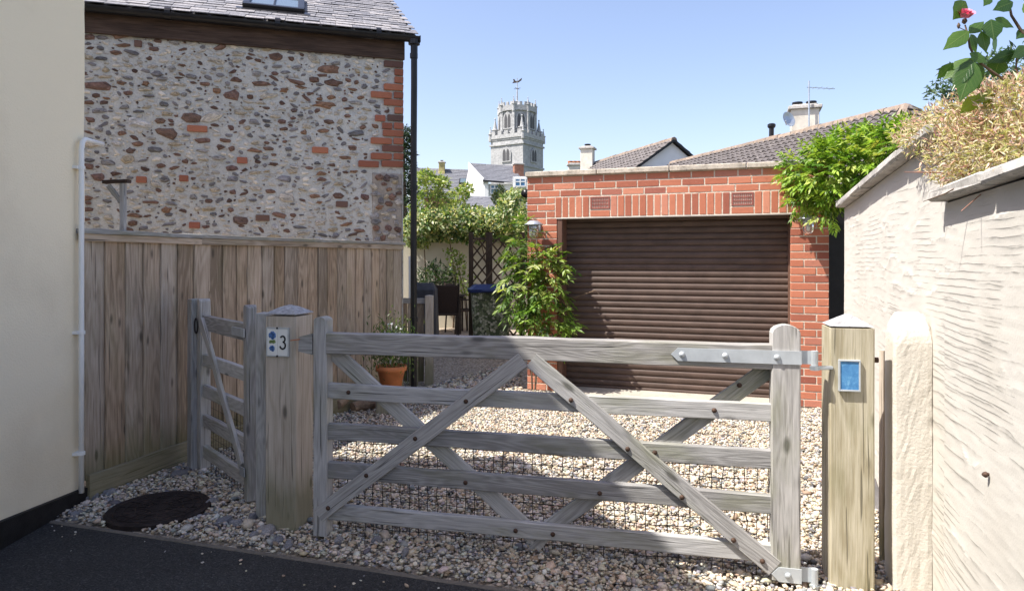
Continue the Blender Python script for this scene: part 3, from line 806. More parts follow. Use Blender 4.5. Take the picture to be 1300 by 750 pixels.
# ------------------------------------------------------------------ right boundary wall
KW = .83
def KZ(z): return CZ + (z - CZ) * KW
W0 = Vector((3.115, 6.4, 0)) * KW; MW = frame(W0, (.317, .948, 0), (-.948, .317, 0))
def MWl(x, y, z): return MW @ Matrix.Translation((x, y, z))
bw = thing('boundary_wall', 'tall rough white rendered wall with stone coping along the right side', 'wall', M=MW)
LEDGE = []
for _ in range(70):
    s0 = random.uniform(-6.2, .1); LEDGE.append((s0, random.uniform(.12, .55), random.uniform(.05, 1.95), random.uniform(.002, .005), random.uniform(-.06, .06), random.uniform(0, 6.28), random.uniform(.008, .03)))
def ledges(Sg, Zg):
    D = np.zeros_like(Sg)
    for s0, hl, z0, h, sl_, ph, cv in LEDGE:
        m = np.abs(Sg - s0) < hl
        if not m.any(): continue
        u = (Sg[m] - s0) / hl; zc = z0 + sl_ * u * hl + cv * np.sin(u * 3.1 + ph) + .006 * np.sin(u * 17 * hl + ph * 3) + .003 * np.sin(Sg[m] * 91 + ph)
        env = np.clip(1 - np.abs(u) ** 3, 0, 1) * (.6 + .4 * np.sin(u * 9 + ph)); d = zc - Zg[m]
        D[m] += h * env * np.where(d > 0, np.exp(-d / .028), np.exp(d / .012))
    return D
def wall_face(s0, s1, zt0, zt1, name, y0):
    nx, nz = int(abs(s1 - s0) / .013), 190
    U = np.linspace(0, 1, nx + 1)[None, :].repeat(nz + 1, 0); Wz = np.linspace(0, 1, nz + 1)[:, None].repeat(nx + 1, 1)
    Sg = s0 + (s1 - s0) * U; Zg = (zt0 + (zt1 - zt0) * U) * Wz; D = ledges(Sg, Zg); v = []; f = []
    for j in range(nz + 1):
        for i in range(nx + 1):
            s_, z = Sg[j, i], Zg[j, i]
            v.append((s_, y0 + D[j, i] + .004 * mnoise.noise((s_ * 1.5, z * 1.5, 2)) + .001 * mnoise.noise((s_ * 9, z * 34, 5)), z))
    for j in range(nz):
        for i in range(nx):
            k = j * (nx + 1) + i; f.append([k, k + nx + 1, k + nx + 2, k + 1])
    b = len(v)
    v += [(s0, y0 - .02, 0), (s1, y0 - .02, 0), (s0, y0 - .02, zt0), (s1, y0 - .02, zt1), (s0, y0 - .26, 0), (s1, y0 - .26, 0), (s0, y0 - .26, zt0), (s1, y0 - .26, zt1)]
    f += [[b, b + 2, b + 6, b + 4], [b + 1, b + 5, b + 7, b + 3], [b + 4, b + 6, b + 7, b + 5], [b + 2, b + 3, b + 7, b + 6]]
    n0 = nz * (nx + 1); f += [[0, n0, b + 2, b], [nx, b + 1, b + 3, n0 + nx]]
    return mesh(name, v, [q[::-1] for q in f] if s1 > s0 else f, False)
link('tall_section', wall_face(-3.36 * KW, 0, KZ(2.02), KZ(1.90), 'tall', 0), M_['render_white'], bw, MW)
link('low_section', wall_face(-5.6, -3.361 * KW, KZ(1.71), KZ(1.685), 'low', .010), M_['render_white'], bw, MW)
def coping(s0, s1, z0, z1):
    s_ = s0
    while s_ < s1 - .01:
        L = min(random.uniform(.42, .62), s1 - s_)
        if s1 - s_ - L < .15: L = s1 - s_
        v, f = cbox(L - .008, .36, .05, .01)
        v2 = []
        for x, y, z in v: v2.append((x, y + random.uniform(-.005, .005), z * .9 + random.uniform(-.004, .004)))
        zc = z0 + (z1 - z0) * (s_ + L / 2 - s0) / (s1 - s0)
        link('coping_stone', mesh('coping_stone', v2, f), M_['coping'], bw, MWl(s_ + L / 2, -.115, zc + .027) @ Matrix.Rotation(-math.atan((z1 - z0) / (s1 - s0)), 4, 'Y') @ Matrix.Rotation(random.gauss(0, .01), 4, 'X'))
        s_ += L
coping(-3.30 * KW, .02, KZ(2.018), KZ(1.90)); coping(-5.4, -3.33 * KW, KZ(1.702), KZ(1.69))
# pier stub against the wall
v = []; f = []; nn = 44; zs = [i * .04 for i in range(27)] + [1.07, 1.10, 1.13, 1.155, 1.175, 1.187]
hw, hd = .078, .105
for j, z in enumerate(zs):
    sh_ = 1.0 if z < 1.06 else (1 - ((z - 1.06) / .13) ** 2.0 * .42)
    for i in range(nn):
        t = 2 * math.pi * i / nn; c, s_ = math.cos(t), math.sin(t); p = 9.0
        r = 1 / (abs(c) ** p + abs(s_) ** p) ** (1 / p)
        nz_ = 1 + .03 * mnoise.noise((c * 2, s_ * 2, z * 5)) + .025 * mnoise.noise((c * 7, s_ * 7, z * 22))
        v.append((r * c * hd * nz_ * sh_, r * s_ * hw * nz_ * sh_, z + .012 * mnoise.noise((c * 2, s_ * 2, z * 3))))
for j in range(len(zs) - 1):
    for i in range(nn): f.append([j * nn + i, j * nn + (i + 1) % nn, (j + 1) * nn + (i + 1) % nn, (j + 1) * nn + i])
f.append([(len(zs) - 1) * nn + i for i in range(nn)])
tag(link('rendered_pier', mesh('pier', v, f, False), M_['render_pier'], None, MWl(-2.98 * KW, .07, 0)), 'short yellowed rendered pier with rounded top against the white wall', 'pier')
tag(plank('thin_stake', None, M_['wood_post'], (2.105 * KW, 3.86 * KW, 0), (2.105 * KW, 3.86 * KW, KZ(.91)), .042, .026, (.3, -1, 0)), 'thin brown timber stake between gate post and pier', 'stake')
mb = MB(); mb.lathe([(.002, -.006), (.008, -.005), (.010, 0), (.007, .006), (.003, .01)], n=12); mb.lathe([(.002, -.004), (.005, -.002), (.005, .004), (.002, .006)], (.006, 0, -.010), 10)
tag(link('snail', mb.mesh('snail', True), M_['rust'], None, MWl(-3.975 * KW, .022, KZ(.592)) @ Matrix.Rotation(R(-90), 4, 'X')), 'tiny brown snail shell stuck on the white wall', 'snail')
# ------------------------------------------------------------------ close-board fence
FA, FB, FC = Vector((-2.52, 4.09, 0)), Vector((-2.28, 4.95, 0)), Vector((-1.18, 7.2, 0))
fe = thing('board_fence', 'tall weathered close board timber fence in front of the stone house', 'fence', FA)
def on_line(p, q, px):
    r = (px - CX) / F; d = q - p; s = (r * p.y - p.x) / (d.x - r * d.y); return p + d * s
eA = [105, 131, 157, 180.5, 202, 223, 243.5]
eB = [243.5, 263, 281.6, 299, 313, 331, 346.6, 359, 376, 389, 402, 414, 427, 439, 450, 460.5, 470.5, 480, 489, 498, 507]
for (p, q, ed, zb) in ((FA, FB, eA, .14), (FB, FC, eB, .10)):
    d = (q - p).normalized(); nr = Vector((d.y, -d.x, 0))
    for i in range(len(ed) - 1):
        a, b = on_line(p, q, ed[i]), on_line(p, q, ed[i + 1])
        mid = (a + b) / 2; wd = (b - a).length + .012
        th = R(4.5 + random.gauss(0, 1.2)); nn_ = (nr * math.cos(th) + d * math.sin(th))
        off = nr * (.012 + random.uniform(-.003, .003))
        plank('board', fe, M_['wood_board'], mid + off + Vector((0, 0, zb - .02)), mid + off + Vector((random.gauss(0, .003), 0, 1.55)), wd, .014, nn_, .002, 6, .0012)
    u = (q - p)
    plank('cap_fascia', fe, M_['wood_board'], p - d * .1 + nr * .034 + Vector((0, 0, 1.553)), q + nr * .034 + Vector((0, 0, 1.553)), .045, .022, nr)
    plank('cap_rail', fe, M_['wood_gate'], p - d * .12 + nr * .008 + Vector((0, 0, 1.59)), q + d * .02 + nr * .008 + Vector((0, 0, 1.59)), .095, .028, (0, 0, 1))
    plank('gravel_board', fe, M_['wood_board'], p - d * .05 + nr * .03 + Vector((0, 0, .07)), q + nr * .03 + Vector((0, 0, .07)), .16, .03, nr, label='green stained gravel board along the foot')
    for z in (.35, 1.35): plank('arris_rail', fe, M_['wood_board'], p + nr * -.03 + Vector((0, 0, z)), q + nr * -.03 + Vector((0, 0, z)), .07, .05, nr)
# T shaped bracket on the fence cap
br = thing('timber_bracket', 'small T shaped timber bracket standing on the fence cap', 'bracket', P(156, 297, 4.3))
b0 = P(156, 299, 4.3); wv = (.24, .97, 0)
plank('post', br, M_['wood_gate'], b0, P(156.5, 233, 4.3), .032, .03, (0, -1, 0))
plank('top_board', br, M_['wood_dark'], P(132, 231, 4.3), P(164, 230, 4.3), .05, .02, (0, 0, 1))
plank('brace', br, M_['wood_gate'], P(138, 236, 4.3), P(153, 256, 4.3), .028, .024, (0, -1, 0))

# ------------------------------------------------------------------ field gate
E, N = Vector((.972, -.233, 0)).normalized(), Vector((-.233, -.972, 0)).normalized()
GO = Vector((-.98, 3.517, 0))
def gp(t, z, y=0.0): return GO + E * t + N * y + Vector((0, 0, z))
fg = thing('field_gate', 'long weathered five bar timber gate with crossed braces and wire mesh', 'gate', gp(1.13, 0))
mg = M_['wood_gate']
def post_mesh(wd, dp, h, top=.05, style='round', n=8):
    """local X = up, Y = facing normal, Z = width"""
    v = []; f = []
    st = [(h - top) * i / n for i in range(n + 1)]
    for x in st:
        j = random.gauss(0, .0012)
        for (a, b) in ((-1, -1), (-1, 1), (1, 1), (1, -1)):
            ch = .006
            y, z = a * dp / 2, b * wd / 2
            v += [(x, y + j, z - b * ch), (x, y - a * ch + j, z)] if a * b < 0 else [(x, y - a * ch + j, z), (x, y + j, z - b * ch)]
    # reorder the ring by angle
    m = 8; ring = sorted(range(8), key=lambda i: math.atan2(v[i][2] / wd, v[i][1] / dp))
    v = [v[s_ * 8 + r] for s_ in range(n + 1) for r in ring]
    if style == 'round':
        for k in (1, 2, 3, 4):
            t = k / 4 * math.pi / 2
            for (x, y, z) in v[n * 8:n * 8 + 8]: v.append((h - top + top * math.sin(t), y, z * math.cos(t) * .999 if k < 4 else z * .12))
        lay = n + 5
    else:
        for (x, y, z) in v[n * 8:n * 8 + 8]: v.append((h - top + .002, y * 1.0, z * 1.0))
        for (x, y, z) in v[n * 8:n * 8 + 8]: v.append((h, y * .05, z * .05))
        lay = n + 3
    for i in range(lay - 1):
        for k in range(8): f.append([i * 8 + k, i * 8 + (k + 1) % 8, (i + 1) * 8 + (k + 1) % 8, (i + 1) * 8 + k])
    f.append(list(range(8))[::-1]); f.append([(lay - 1) * 8 + k for k in range(8)])
    return mesh('post', v, f)
def upright(name, parent, m, base, wd, dp, h, nrm, top=.05, style='round'):
    nrm = Vector(nrm).normalized(); x = Vector((0, 0, 1)); z = x.cross(nrm)
    return link(name, post_mesh(wd, dp, h, top, style), m, parent, frame(base, x, nrm, z))
upright('stile', fg, mg, gp(.008, .015), .075, .075, 1.115, N, .02)
upright('stile', fg, mg, gp(2.238, .03), .12, .075, 1.108, N, .036)
for (zt, h, t_) in ((1.05, .105, .07), (.79, .08, .035), (.586, .083, .035), (.388, .083, .035), (.173, .078, .035)):
    plank('rail', fg, mg, gp(.045, zt - h / 2, .0), gp(2.18, zt - h / 2, .0), h, t_, N, .004, 12, .0012)
Dn = .035
def brace(t0, z0, t1, z1, y): return plank('brace', fg, mg, gp(t0, z0, y), gp(t1, z1, y), .078, .024, N, .003, 8)
brace(.0, .12, 1.07, .948, .031); brace(1.11, .948, 2.19, .08, .031)
brace(.05, .948, 1.16, .055, -.031); brace(2.19, .95, 1.08, .055, -.031)
BOLT = MB(); BOLT.lathe([(.0115, 0), (.0105, .004), (.006, .008), (.001, .009)], n=10)
bolt_me = BOLT.mesh('bolt', True); bolt_me.materials.append(M_['rust'])
def bolt(parent, t, z, y, me=bolt_me, s=1.0): return link('bolt', me, None, parent, frame(gp(t, z, y), E, Vector((0, 0, 1)), N) @ Matrix.Scale(s, 4))
for (t, z) in ((.06, .165), (.79, .74), (.53, .545), (.27, .345), (1.30, .77), (1.56, .56), (1.80, .36), (2.02, .19), (2.14, .11)): bolt(fg, t, z, .045)
for (t, z) in ((.16, .75), (.50, .545), (.78, .34), (1.03, .13), (1.21, .13), (1.43, .34), (1.68, .545), (1.94, .75)): bolt(fg, t, z, .019)
bolt(fg, 2.05, .86, -.017)
mb = MB()
for i in range(44):
    t = .07 + i * .049
    pts = [gp(t + random.gauss(0, .003), z, -.05 + random.gauss(0, .003)) for z in (.0, .06, .12, .18, .24, .30, .36, .42, .485)]
    mb.tube(pts, .0019, 4, False)
for j in range(11):
    z = .0 + j * .0482
    mb.tube([gp(.06 + i * .0985, z + random.gauss(0, .003), -.051 + random.gauss(0, .002)) for i in range(22)], .0019, 4, False)
link('wire_mesh', mb.mesh('wire_mesh'), M_['wire'], fg)
galb = BOLT.mesh('bolt', True); galb.materials.append(M_['galv_paint'])
def hinge(z, t0, t1, y, h, nbolts):
    m2 = MB(); L = t1 - t0
    v, f = prism([(0, 0), (.03, h / 2), (L, h / 2), (L, -h / 2), (.03, -h / 2)], .006)
    m2.add([(x, yy, zz) for x, yy, zz in v], f)
    hg = link('hinge_strap', m2.mesh('hinge'), M_['galv_paint'], fg, frame(gp(t0, z, y), E, -N, (0, 0, 1)) @ Matrix.Translation((0, -.006, 0)))
    for t in nbolts:
        b_ = link('bolt', galb, None, None, None); b_.parent = hg; b_.matrix_basis = WM[hg.name].inverted() @ (frame(gp(t, z, y + .006), E, (0, 0, 1), N) @ Matrix.Scale(1.2, 4))
    m3 = MB(); m3.lathe([(.014, -h / 2 - .004), (.0145, h / 2 + .002)], n=12); m3.box((-.035, .012, 0), (.075, .006, h))
    k = link('hinge_eye', m3.mesh('eye'), M_['galv_paint'], fg, frame(gp(t1 + .055, z, y - .012), E, -N, (0, 0, 1)))
    m4 = MB(); m4.lathe([(.02, -.009), (.02, .009)], n=12); m4.tube([(0, 0, 0), (.03, .01, 0), (.075, .03, 0)], .009, 8)
    link('hinge_pin', m4.mesh('pin'), M_['galv'], fg, frame(gp(t1 + .055, z - h / 2 - .014, y - .012), E, -N, (0, 0, 1)))
hinge(.998, 1.752, 2.30, .038, .058, (1.80, 1.985, 2.20)); hinge(.058, 2.178, 2.30, .038, .062, (2.245,))
# latch side
mb = MB(); mb.box((0, 0, 0), (.03, .10, .05), .006)
v, f = prism([(-.05, -.045), (.03, -.06), (.03, .05), (-.045, .03)], .05)
lk = tag(link('latch_block', mesh('latch', v, f), M_['wood_gate'], None, frame(gp(-.067, .995, .0), E, -N, (0, 0, 1)) @ Matrix.Translation((0, -.03, 0))), 'wedge of grey timber between number post and long gate', 'block')
mb = MB(); mb.tube([gp(-.16, 1.005, .032), gp(-.14, 1.008, .036), gp(-.105, 1.013, .034)], .0025, 6)
link('cord', mb.mesh('cord'), M_['terracotta'], lk)

# ------------------------------------------------------------------ posts
gt = thing('gate_post', 'thick weathered post carrying the number three sign', 'post', gp(-.2375, 0, -.088), group=None)
upright('shaft', gt, M_['wood_post'], gp(-.2375, -.05, -.087), .178, .178, 1.185, N, .012, 'flat')
v, f = lathe([(.128, 0), (.126, .005), (.05, .036), (.006, .046)], 4); v = [Matrix.Rotation(R(45), 3, 'Z') @ Vector(a) for a in v]
link('cap', mesh('cap', v, f), M_['wood_end'], gt, frame(gp(-.2375, 1.135, -.087), E, -N))
rp = thing('gate_post', 'thick greenish square post with pyramid top beside the white wall', 'post', gp(2.51, 0, -.09))
upright('shaft', rp, M_['wood_green'], gp(2.51, -.05, -.088), .178, .175, 1.185, N, .012, 'flat')
v, f = lathe([(.1235, 0), (.006, .05)], 4); v = [Matrix.Rotation(R(45), 3, 'Z') @ Vector(a) for a in v]
link('cap', mesh('cap', v, f), M_['wood_end'], rp, frame(gp(2.51, 1.134, -.088), E, -N))
mb = MB(); mb.lathe([(.012, 0), (.012, .03)], n=8, M=frame(gp(2.60, .985, -.07), (0, 0, 1), N, E)); link('bolt_end', mb.mesh('bolt_end'), M_['rust'], rp)
# house number sign
sg = thing('number_sign', 'white ceramic number 3 sign with blue flowers on the gate post', 'sign', gp(-.248, .99, .004))
def rim(parent, M, W_, H_, mat_, th=.006, bw_=.006):
    m2 = MB()
    for (c, d) in (((0, 0, H_ / 2), (W_ + bw_, th, bw_)), ((0, 0, -H_ / 2), (W_ + bw_, th, bw_)), ((-W_ / 2, 0, 0), (bw_, th * .98, H_)), ((W_ / 2, 0, 0), (bw_, th * .98, H_))): m2.box(c, d, .001)
    return link('rim', m2.mesh('rim'), mat_, parent, M)
MS = frame(gp(-.2485, .992, .0065), E, -N)
for sx in (-1, 1): link('tile', mesh('tile', *cbox(.0605, .008, .142, .002)), M_['tile_white'], sg, MS @ Matrix.Translation((sx * .0308, -.001, 0)))
rim(sg, MS, .126, .146, M_['galv'], .014)
def strip_glyph(pts, wd, M, name, mat_, parent):
    m2 = MB(); m2.tube([Vector((a, -.0056, b)) for a, b in pts], wd, 8)
    me = m2.mesh(name); 
    return link(name, me, mat_, parent, M)
three = []
for i in range(15):
    t = R(150 - i * 16.5); three.append((.031 + .0135 * math.cos(t), .0165 + .0155 * math.sin(t)))
three = three[:15]
low = [(.031 + .0155 * math.cos(R(80 - i * 16.5)), -.0165 + .018 * math.sin(R(80 - i * 16.5))) for i in range(16)]
glyph = three + low
strip_glyph(glyph, .0044, MS @ Matrix.Scale(1.0, 4), 'numeral', M_['ink'], sg)
def disc_cluster(cx_, cz_, rad, n, mat_, name):
    m2 = MB()
    for i in range(n):
        a = random.uniform(0, 6.28); r = rad * math.sqrt(random.random()); rr = random.uniform(.006, .009)
        v, f = lathe([(rr, 0), (rr * .6, .0018)], 6); m2.add(v, f, Matrix.Translation((cx_ + r * math.cos(a), -.0045, cz_ + r * math.sin(a))) @ Matrix.Rotation(R(90), 4, 'X'))
    link(name, m2.mesh(name), mat_, sg, MS)
disc_cluster(-.030, .034, .0165, 44, M_['ink_blue'], 'flower_print'); disc_cluster(-.031, -.033, .0125, 30, M_['ink_blue'], 'flower_print')
disc_cluster(-.036, .003, .009, 8, M_['ink_green'], 'leaf_print'); disc_cluster(-.022, .002, .007, 6, M_['ink_green'], 'leaf_print')
for z in (.073, -.073):
    m2 = MB(); m2.box((0, -.008, z), (.009, .006, .010), .002); link('clip', m2.mesh('clip'), M_['iron'], sg, MS)
pq = thing('blue_plaque', 'small faded blue plaque in a grey frame on the right gate post', 'plaque', gp(2.497, .93, .004))
MP = frame(gp(2.497, .925, .006), E, -N)
link('panel', mesh('panel', *cbox(.078, .008, .124, .003)), M_['plaque'], pq, MP)
rim(pq, MP, .08, .128, M_['galv_paint'], .016, .007)

# ------------------------------------------------------------------ small side gate
S0, S1 = Vector((-2.075, 4.60, 0)), Vector((-1.52, 3.965, 0)); SD = (S1 - S0).normalized(); SN = Vector((SD.y, -SD.x, 0))
if SN.y > 0: SN = -SN
def spt(t, z, y=0.0): return S0 + SD * t + SN * y + Vector((0, 0, z))
SL = (S1 - S0).length
sgt = thing('side_gate', 'narrow matching timber pedestrian gate standing between fence and number post', 'gate', spt(SL / 2, 0))
upright('stile', sgt, mg, spt(SL, .03), .06, .06, 1.13, SN, .02)
upright('stile', sgt, mg, spt(0, .03), .07, .07, 1.13, SN, .02)
for (zt, h) in ((1.05, .10), (.79, .08), (.586, .08), (.388, .08), (.18, .08)):
    plank('rail', sgt, mg, spt(.03, zt - h / 2), spt(SL - .03, zt - h / 2), h, .035, SN)
plank('brace', sgt, mg, spt(.06, 1.02, .03), spt(SL - .05, .22, .03), .06, .022, SN)
for z, nm in ((1.0, 'hinge_strap'), (.20, 'hinge_strap')):
    v, f = cbox(.2 if z > .5 else .07, .007, .05, .001)
    link(nm, mesh(nm, v, f), M_['galv'], sgt, frame(spt(SL - (.08 if z > .5 else .01), z, .042), SD, -SN))
mb = MB(); pts = [spt(.0 + .035 * math.cos(t), .98 + .05 * math.sin(t), .05) for t in [i * math.pi / 6 for i in range(13)]]; mb.tube(pts, .005, 6, False); link('ring_latch', mb.mesh('ring'), M_['iron'], sgt)
mb = MB()
for i in range(16): mb.tube([spt(.05 + i * .05, z, -.03) for z in (.02, .25, .5)], .0013, 4, False)
for j in range(10): mb.tube([spt(.04 + i * .1, .03 + j * .05, -.031) for i in range(9)], .0013, 4, False)
link('wire_mesh', mb.mesh('wire'), M_['wire'], sgt)
p1_ = Vector((-2.155, 4.66, -.05))
o = tag(upright('latch_post', None, M_['wood_gate'], p1_, .09, .09, 1.21, SN, .01, 'flat'), 'slim grey post against the fence where the small gate latches', 'post')
p2_ = Vector((-1.365, 3.76, -.05))
o = tag(upright('hinge_post', None, M_['wood_gate'], p2_, .07, .06, 1.185, N, .01, 'flat'), 'flat timber post tight behind the left side of the number post', 'post')

# ------------------------------------------------------------------ small ground things
mc = thing('manhole_cover', 'round rusty black iron cover lying on the gravel', 'manhole cover', G(202, 649))
mb = MB(); mb.lathe([(.268, -.02), (.272, .020), (.262, .030), (.25, .024), (.246, .024)], n=48)
link('ring', mb.mesh('ring'), M_['cover'], mc, Matrix.Translation(G(202, 649)))
mb = MB()
mb.lathe([(.243, .014), (.243, .025)], n=48)
for r in (.06, .12, .18, .225):
    mb.lathe([(r - .006, .0245), (r - .004, .030), (r + .004, .030), (r + .006, .0245), (r + .004, .0242), (r - .004, .0242)], n=40)
for k in range(16):
    a = k * math.pi / 8; mb.box((.15, 0, .0255), (.16, .008, .007), .0, Matrix.Rotation(a, 4, 'Z'))
link('plate', mb.mesh('plate'), M_['cover'], mc, Matrix.Translation(G(202, 649)))
SLATE_PX = [(300, 668, 26, 16, 'grey slate stone nearest the cover beside the number post'), (322, 660, 22, 14, None), (283, 664, 24, 11, None), (338, 676, 30, 15, None), (352, 690, 24, 10, None), (366, 696, 20, 8, None), (430, 690, 22, 12, None), (270, 640, 18, 9, None), (106 + 5, 634, 24, 9, None), (140, 628, 20, 8, None), (322, 684, 18, 8, None), (470, 560, 20, 10, None), (500, 575, 24, 10, None), (228, 603, 24, 8, None), (96, 656, 22, 9, None), (478, 690, 16, 8, None), (515, 705, 18, 8, None)]
SLB = ['large grey slate piece between the iron cover and the number post', 'slate piece leaning toward the number post, behind the larger one', 'slate piece just right of the iron cover rim', 'widest slate piece, touching the foot of the number post', 'thin slate piece in front of the number post', 'small slate piece in front of the number post, right of the thin one', 'slate piece at the foot of the long gate left stile', 'small slate piece behind the iron cover toward the side gate', 'slate piece in the corner at the foot of the white pipe', 'slate piece along the fence gravel board near the white pipe', 'small slate piece nearest the kerb left of the number post', 'small slate piece behind the second lowest rail near the log pile', 'flat slate piece behind the second lowest rail right of the log pile', 'slate piece along the fence foot near the side gate', 'slate piece at the black plinth left of the iron cover', 'small slate piece in front of the long gate bottom rail', 'slate piece in front of the bottom rail, right of the smaller one']
slate_st = [mesh('slate_stone', *(lambda t: ([(x, z, y) for x, y, z in t[0]], [q[::-1] for q in t[1]]))(stone_mesh())) for _ in range(6)]
for me in slate_st: me.materials.append(M_['slate'])
for i, (px, py, wd, h, lb) in enumerate(SLATE_PX):
    g = G(px, py); s_ = wd * g.y / F
    o = link('slate_stone', slate_st[i % 6], None, None, Matrix.Translation(g + Vector((0, 0, .012))) @ Matrix.Rotation(random.uniform(-.3, .3), 4, 'X') @ Matrix.Rotation(random.uniform(-.25, .25), 4, 'Y') @ Matrix.Rotation(random.uniform(0, 6), 4, 'Z') @ Matrix.Diagonal((s_, s_ * random.uniform(.6, .9), .035, 1)))
    tag(o, SLB[i], 'stone', 'loose slate pieces on the gravel')
tag(link('leaning_slate', mesh('lean', *cbox(.06, .02, .2, .006)), M_['slate'], None, Matrix.Translation(G(1118, 652) + Vector((.0, 0.05, .08))) @ Matrix.Rotation(R(-14), 4, 'Y') @ Matrix.Rotation(R(-12), 4, 'X')), 'narrow grey slate leaning behind the right gate post', 'stone')
# pot on a timber block, logs
g = G(496, 527)
blkc = g + Vector((-.02, .09, 0))
tag(link('timber_block', plank_mesh(.215, .19, .24, .008, 3), M_['wood_post'], None, frame(blkc + Vector((0, 0, .1)), (0, 0, 1), (.1, -1, 0), (1, .1, 0))), 'upright timber block under the terracotta pot by the fence', 'block')
pt = thing('plant_pot', 'terracotta pot with leafy plant on a timber block by the fence', 'plant pot', blkc + Vector((0, 0, .208)))
mb = MB(); mb.lathe([(.085, 0), (.125, .19), (.142, .19), (.145, .235), (.13, .235), (.118, .20), (.02, .19)], n=28)
link('pot', mb.mesh('pot', True), M_['terracotta'], pt, Matrix.Translation(blkc + Vector((0.01, 0, .208))))
pc = blkc + Vector((0.0, 0, .45))
n = 1500; p = RNG.normal(0, 1, (n, 3)) * np.array([.10, .09, .12]) + np.array(pc + Vector((.02, 0, .15)))
d = rdir(n, (0, 0, 1.3))
part_stuff('foliage', leaf_soup(p, d, rdir(n), RNG.uniform(.03, .055, n), RNG.uniform(.008, .014, n), palette(n, [(.07, .13, .03), (.14, .20, .04), (.05, .09, .03)], [3, 2, 2])), M_['leaf'], pt)
fl = MB()
for q in ((-.02, .02, .37), (.02, -.03, .38), (.10, 0, .33), (-.06, .02, .30), (.06, -.02, .35)):
    fl.tube([pc, pc + Vector(q)], .002, 4)
    v, f = lathe([(.003, 0), (.010, .004), (.003, .006)], 7); fl.add(v, f, Matrix.Translation(pc + Vector(q)) @ Matrix.Rotation(R(60), 4, 'X'))
link('flower', fl.mesh('flower'), M_['white_paint'], pt)
logs = [((428, 527, .05), (470, 508, .10), .045, 'long bare branch lying across the log pile by the fence'), ((424, 512, .03), (450, 506, .05), .06, 'short brown log at the left of the pile'), ((448, 524, .0), (474, 520, .01), .05, 'short reddish log low in the pile beside the timber block'), ((430, 505, .05), (462, 503, .04), .05, 'log at the back of the pile against the fence')]
for a, b, r, lb in logs:
    A, B = G(a[0], a[1]) + Vector((0, 0, r + a[2])), G(b[0], b[1]) + Vector((0, 0, r + b[2]))
    mb = MB(); L = B - A; mb.tube([A, A + L * .3 + Vector((0, .01, .01)), A + L * .7 + Vector((0, -.01, 0)), B], [r, r * .95, r * 1.05, r * .9], 10)
    tag(link('log', mb.mesh('log'), M_['log'], None), lb, 'log', 'logs stacked against the fence')
# low timber screen by the drainpipe
ls = thing('timber_screen', 'low grey timber screen with end posts beyond the fence corner', 'screen', G(532, 485))
A, B = G(518, 487), G(545, 487)
dx = (B - A); ux = dx.normalized()
upright('post', ls, M_['wood_post'], A + Vector((.07, -.05, -.02)), .10, .07, .62, (0, -1, 0), .01, 'flat'); upright('post', ls, M_['wood_post'], B + Vector((0, 0, -.02)), .09, .09, 1.04, (0, -1, 0), .01, 'flat')
plank('top_rail', ls, M_['wood_gate'], A + Vector((-.12, .03, .95)), B + Vector((-.05, .03, .95)), .06, .05, (0, -1, 0))
for i in range(3):
    x = A + ux * (-.06 + i * .095) + Vector((0, .05, 0)); plank('board', ls, M_['wood_board'], x + Vector((0, 0, .02)), x + Vector((0, 0, .92)), .09, .018, (0, -1, 0))

# ------------------------------------------------------------------ garden behind: wall, trellis, bin, chairs
gwl = thing('garden_wall', 'cream rendered garden wall topped with ivy behind the chairs', 'wall', (-1.2, 14, 0))
link('wall_face', mesh('gwall', *cbox(4.6, .25, 1.85, .02)), M_['render_back'], gwl, Matrix.Translation((-1.0, 14.1, .925)))
tr = thing('trellis', 'dark diamond lattice trellis between posts beside the garage', 'trellis', P(625, 440, 10.9))
YT = 10.6
def TP(px, py): return P(px, py, YT)
for x0, w_ in ((598, .07), (621, .10), (663, .08)):
    a = TP(x0, 300); plank('post', tr, M_['wood_trellis'], (a.x, YT, 0), (a.x, YT, 1.85), w_, .07, (0, -1, 0))
for z in (1.75, 1.02, .95, .2): 
    a, b = TP(598, 0), TP(666, 0); plank('rail', tr, M_['wood_trellis'], (a.x, YT, z), (b.x, YT, z), .035, .025, (0, -1, 0))
xl, xr = TP(600, 0).x, TP(664, 0).x
for (zb, zt) in ((1.02, 1.75), (.22, .94)):
    for sgn in (-1, 1):
        off = -1.0
        while off < 1.6:
            pts = []
            x0 = xl + off if sgn > 0 else xr - off
            z0 = zb; x1 = x0 + sgn * (zt - zb) * .8; z1 = zt
            def clip(x0, z0, x1, z1):
                t0, t1 = 0.0, 1.0; dx = x1 - x0
                for lim, s_ in ((xl, 1), (xr, -1)):
                    a = s_ * (x0 - lim); b = s_ * dx
                    if abs(b) < 1e-9:
                        if a < 0: return None
                    else:
                        t = -a / b
                        if b > 0: t0 = max(t0, t)
                        else: t1 = min(t1, t)
                if t1 - t0 < .06: return None
                return (x0 + dx * t0, z0 + (z1 - z0) * t0, x0 + dx * t1, z0 + (z1 - z0) * t1)
            c = clip(x0, z0, x1, z1)
            if c: plank('lath', tr, M_['wood_trellis'], (c[0], YT - .012 * sgn - .03, c[1]), (c[2], YT - .012 * sgn - .03, c[3]), .026, .012, (0, -1, 0), .001, 2)
            off += .16
bn = thing('wheelie_bin', 'wheelie bin with dark blue lid and leaf printed skin', 'bin', G(621, 452))
bc = G(622, 452) + Vector((0, .3, 0))
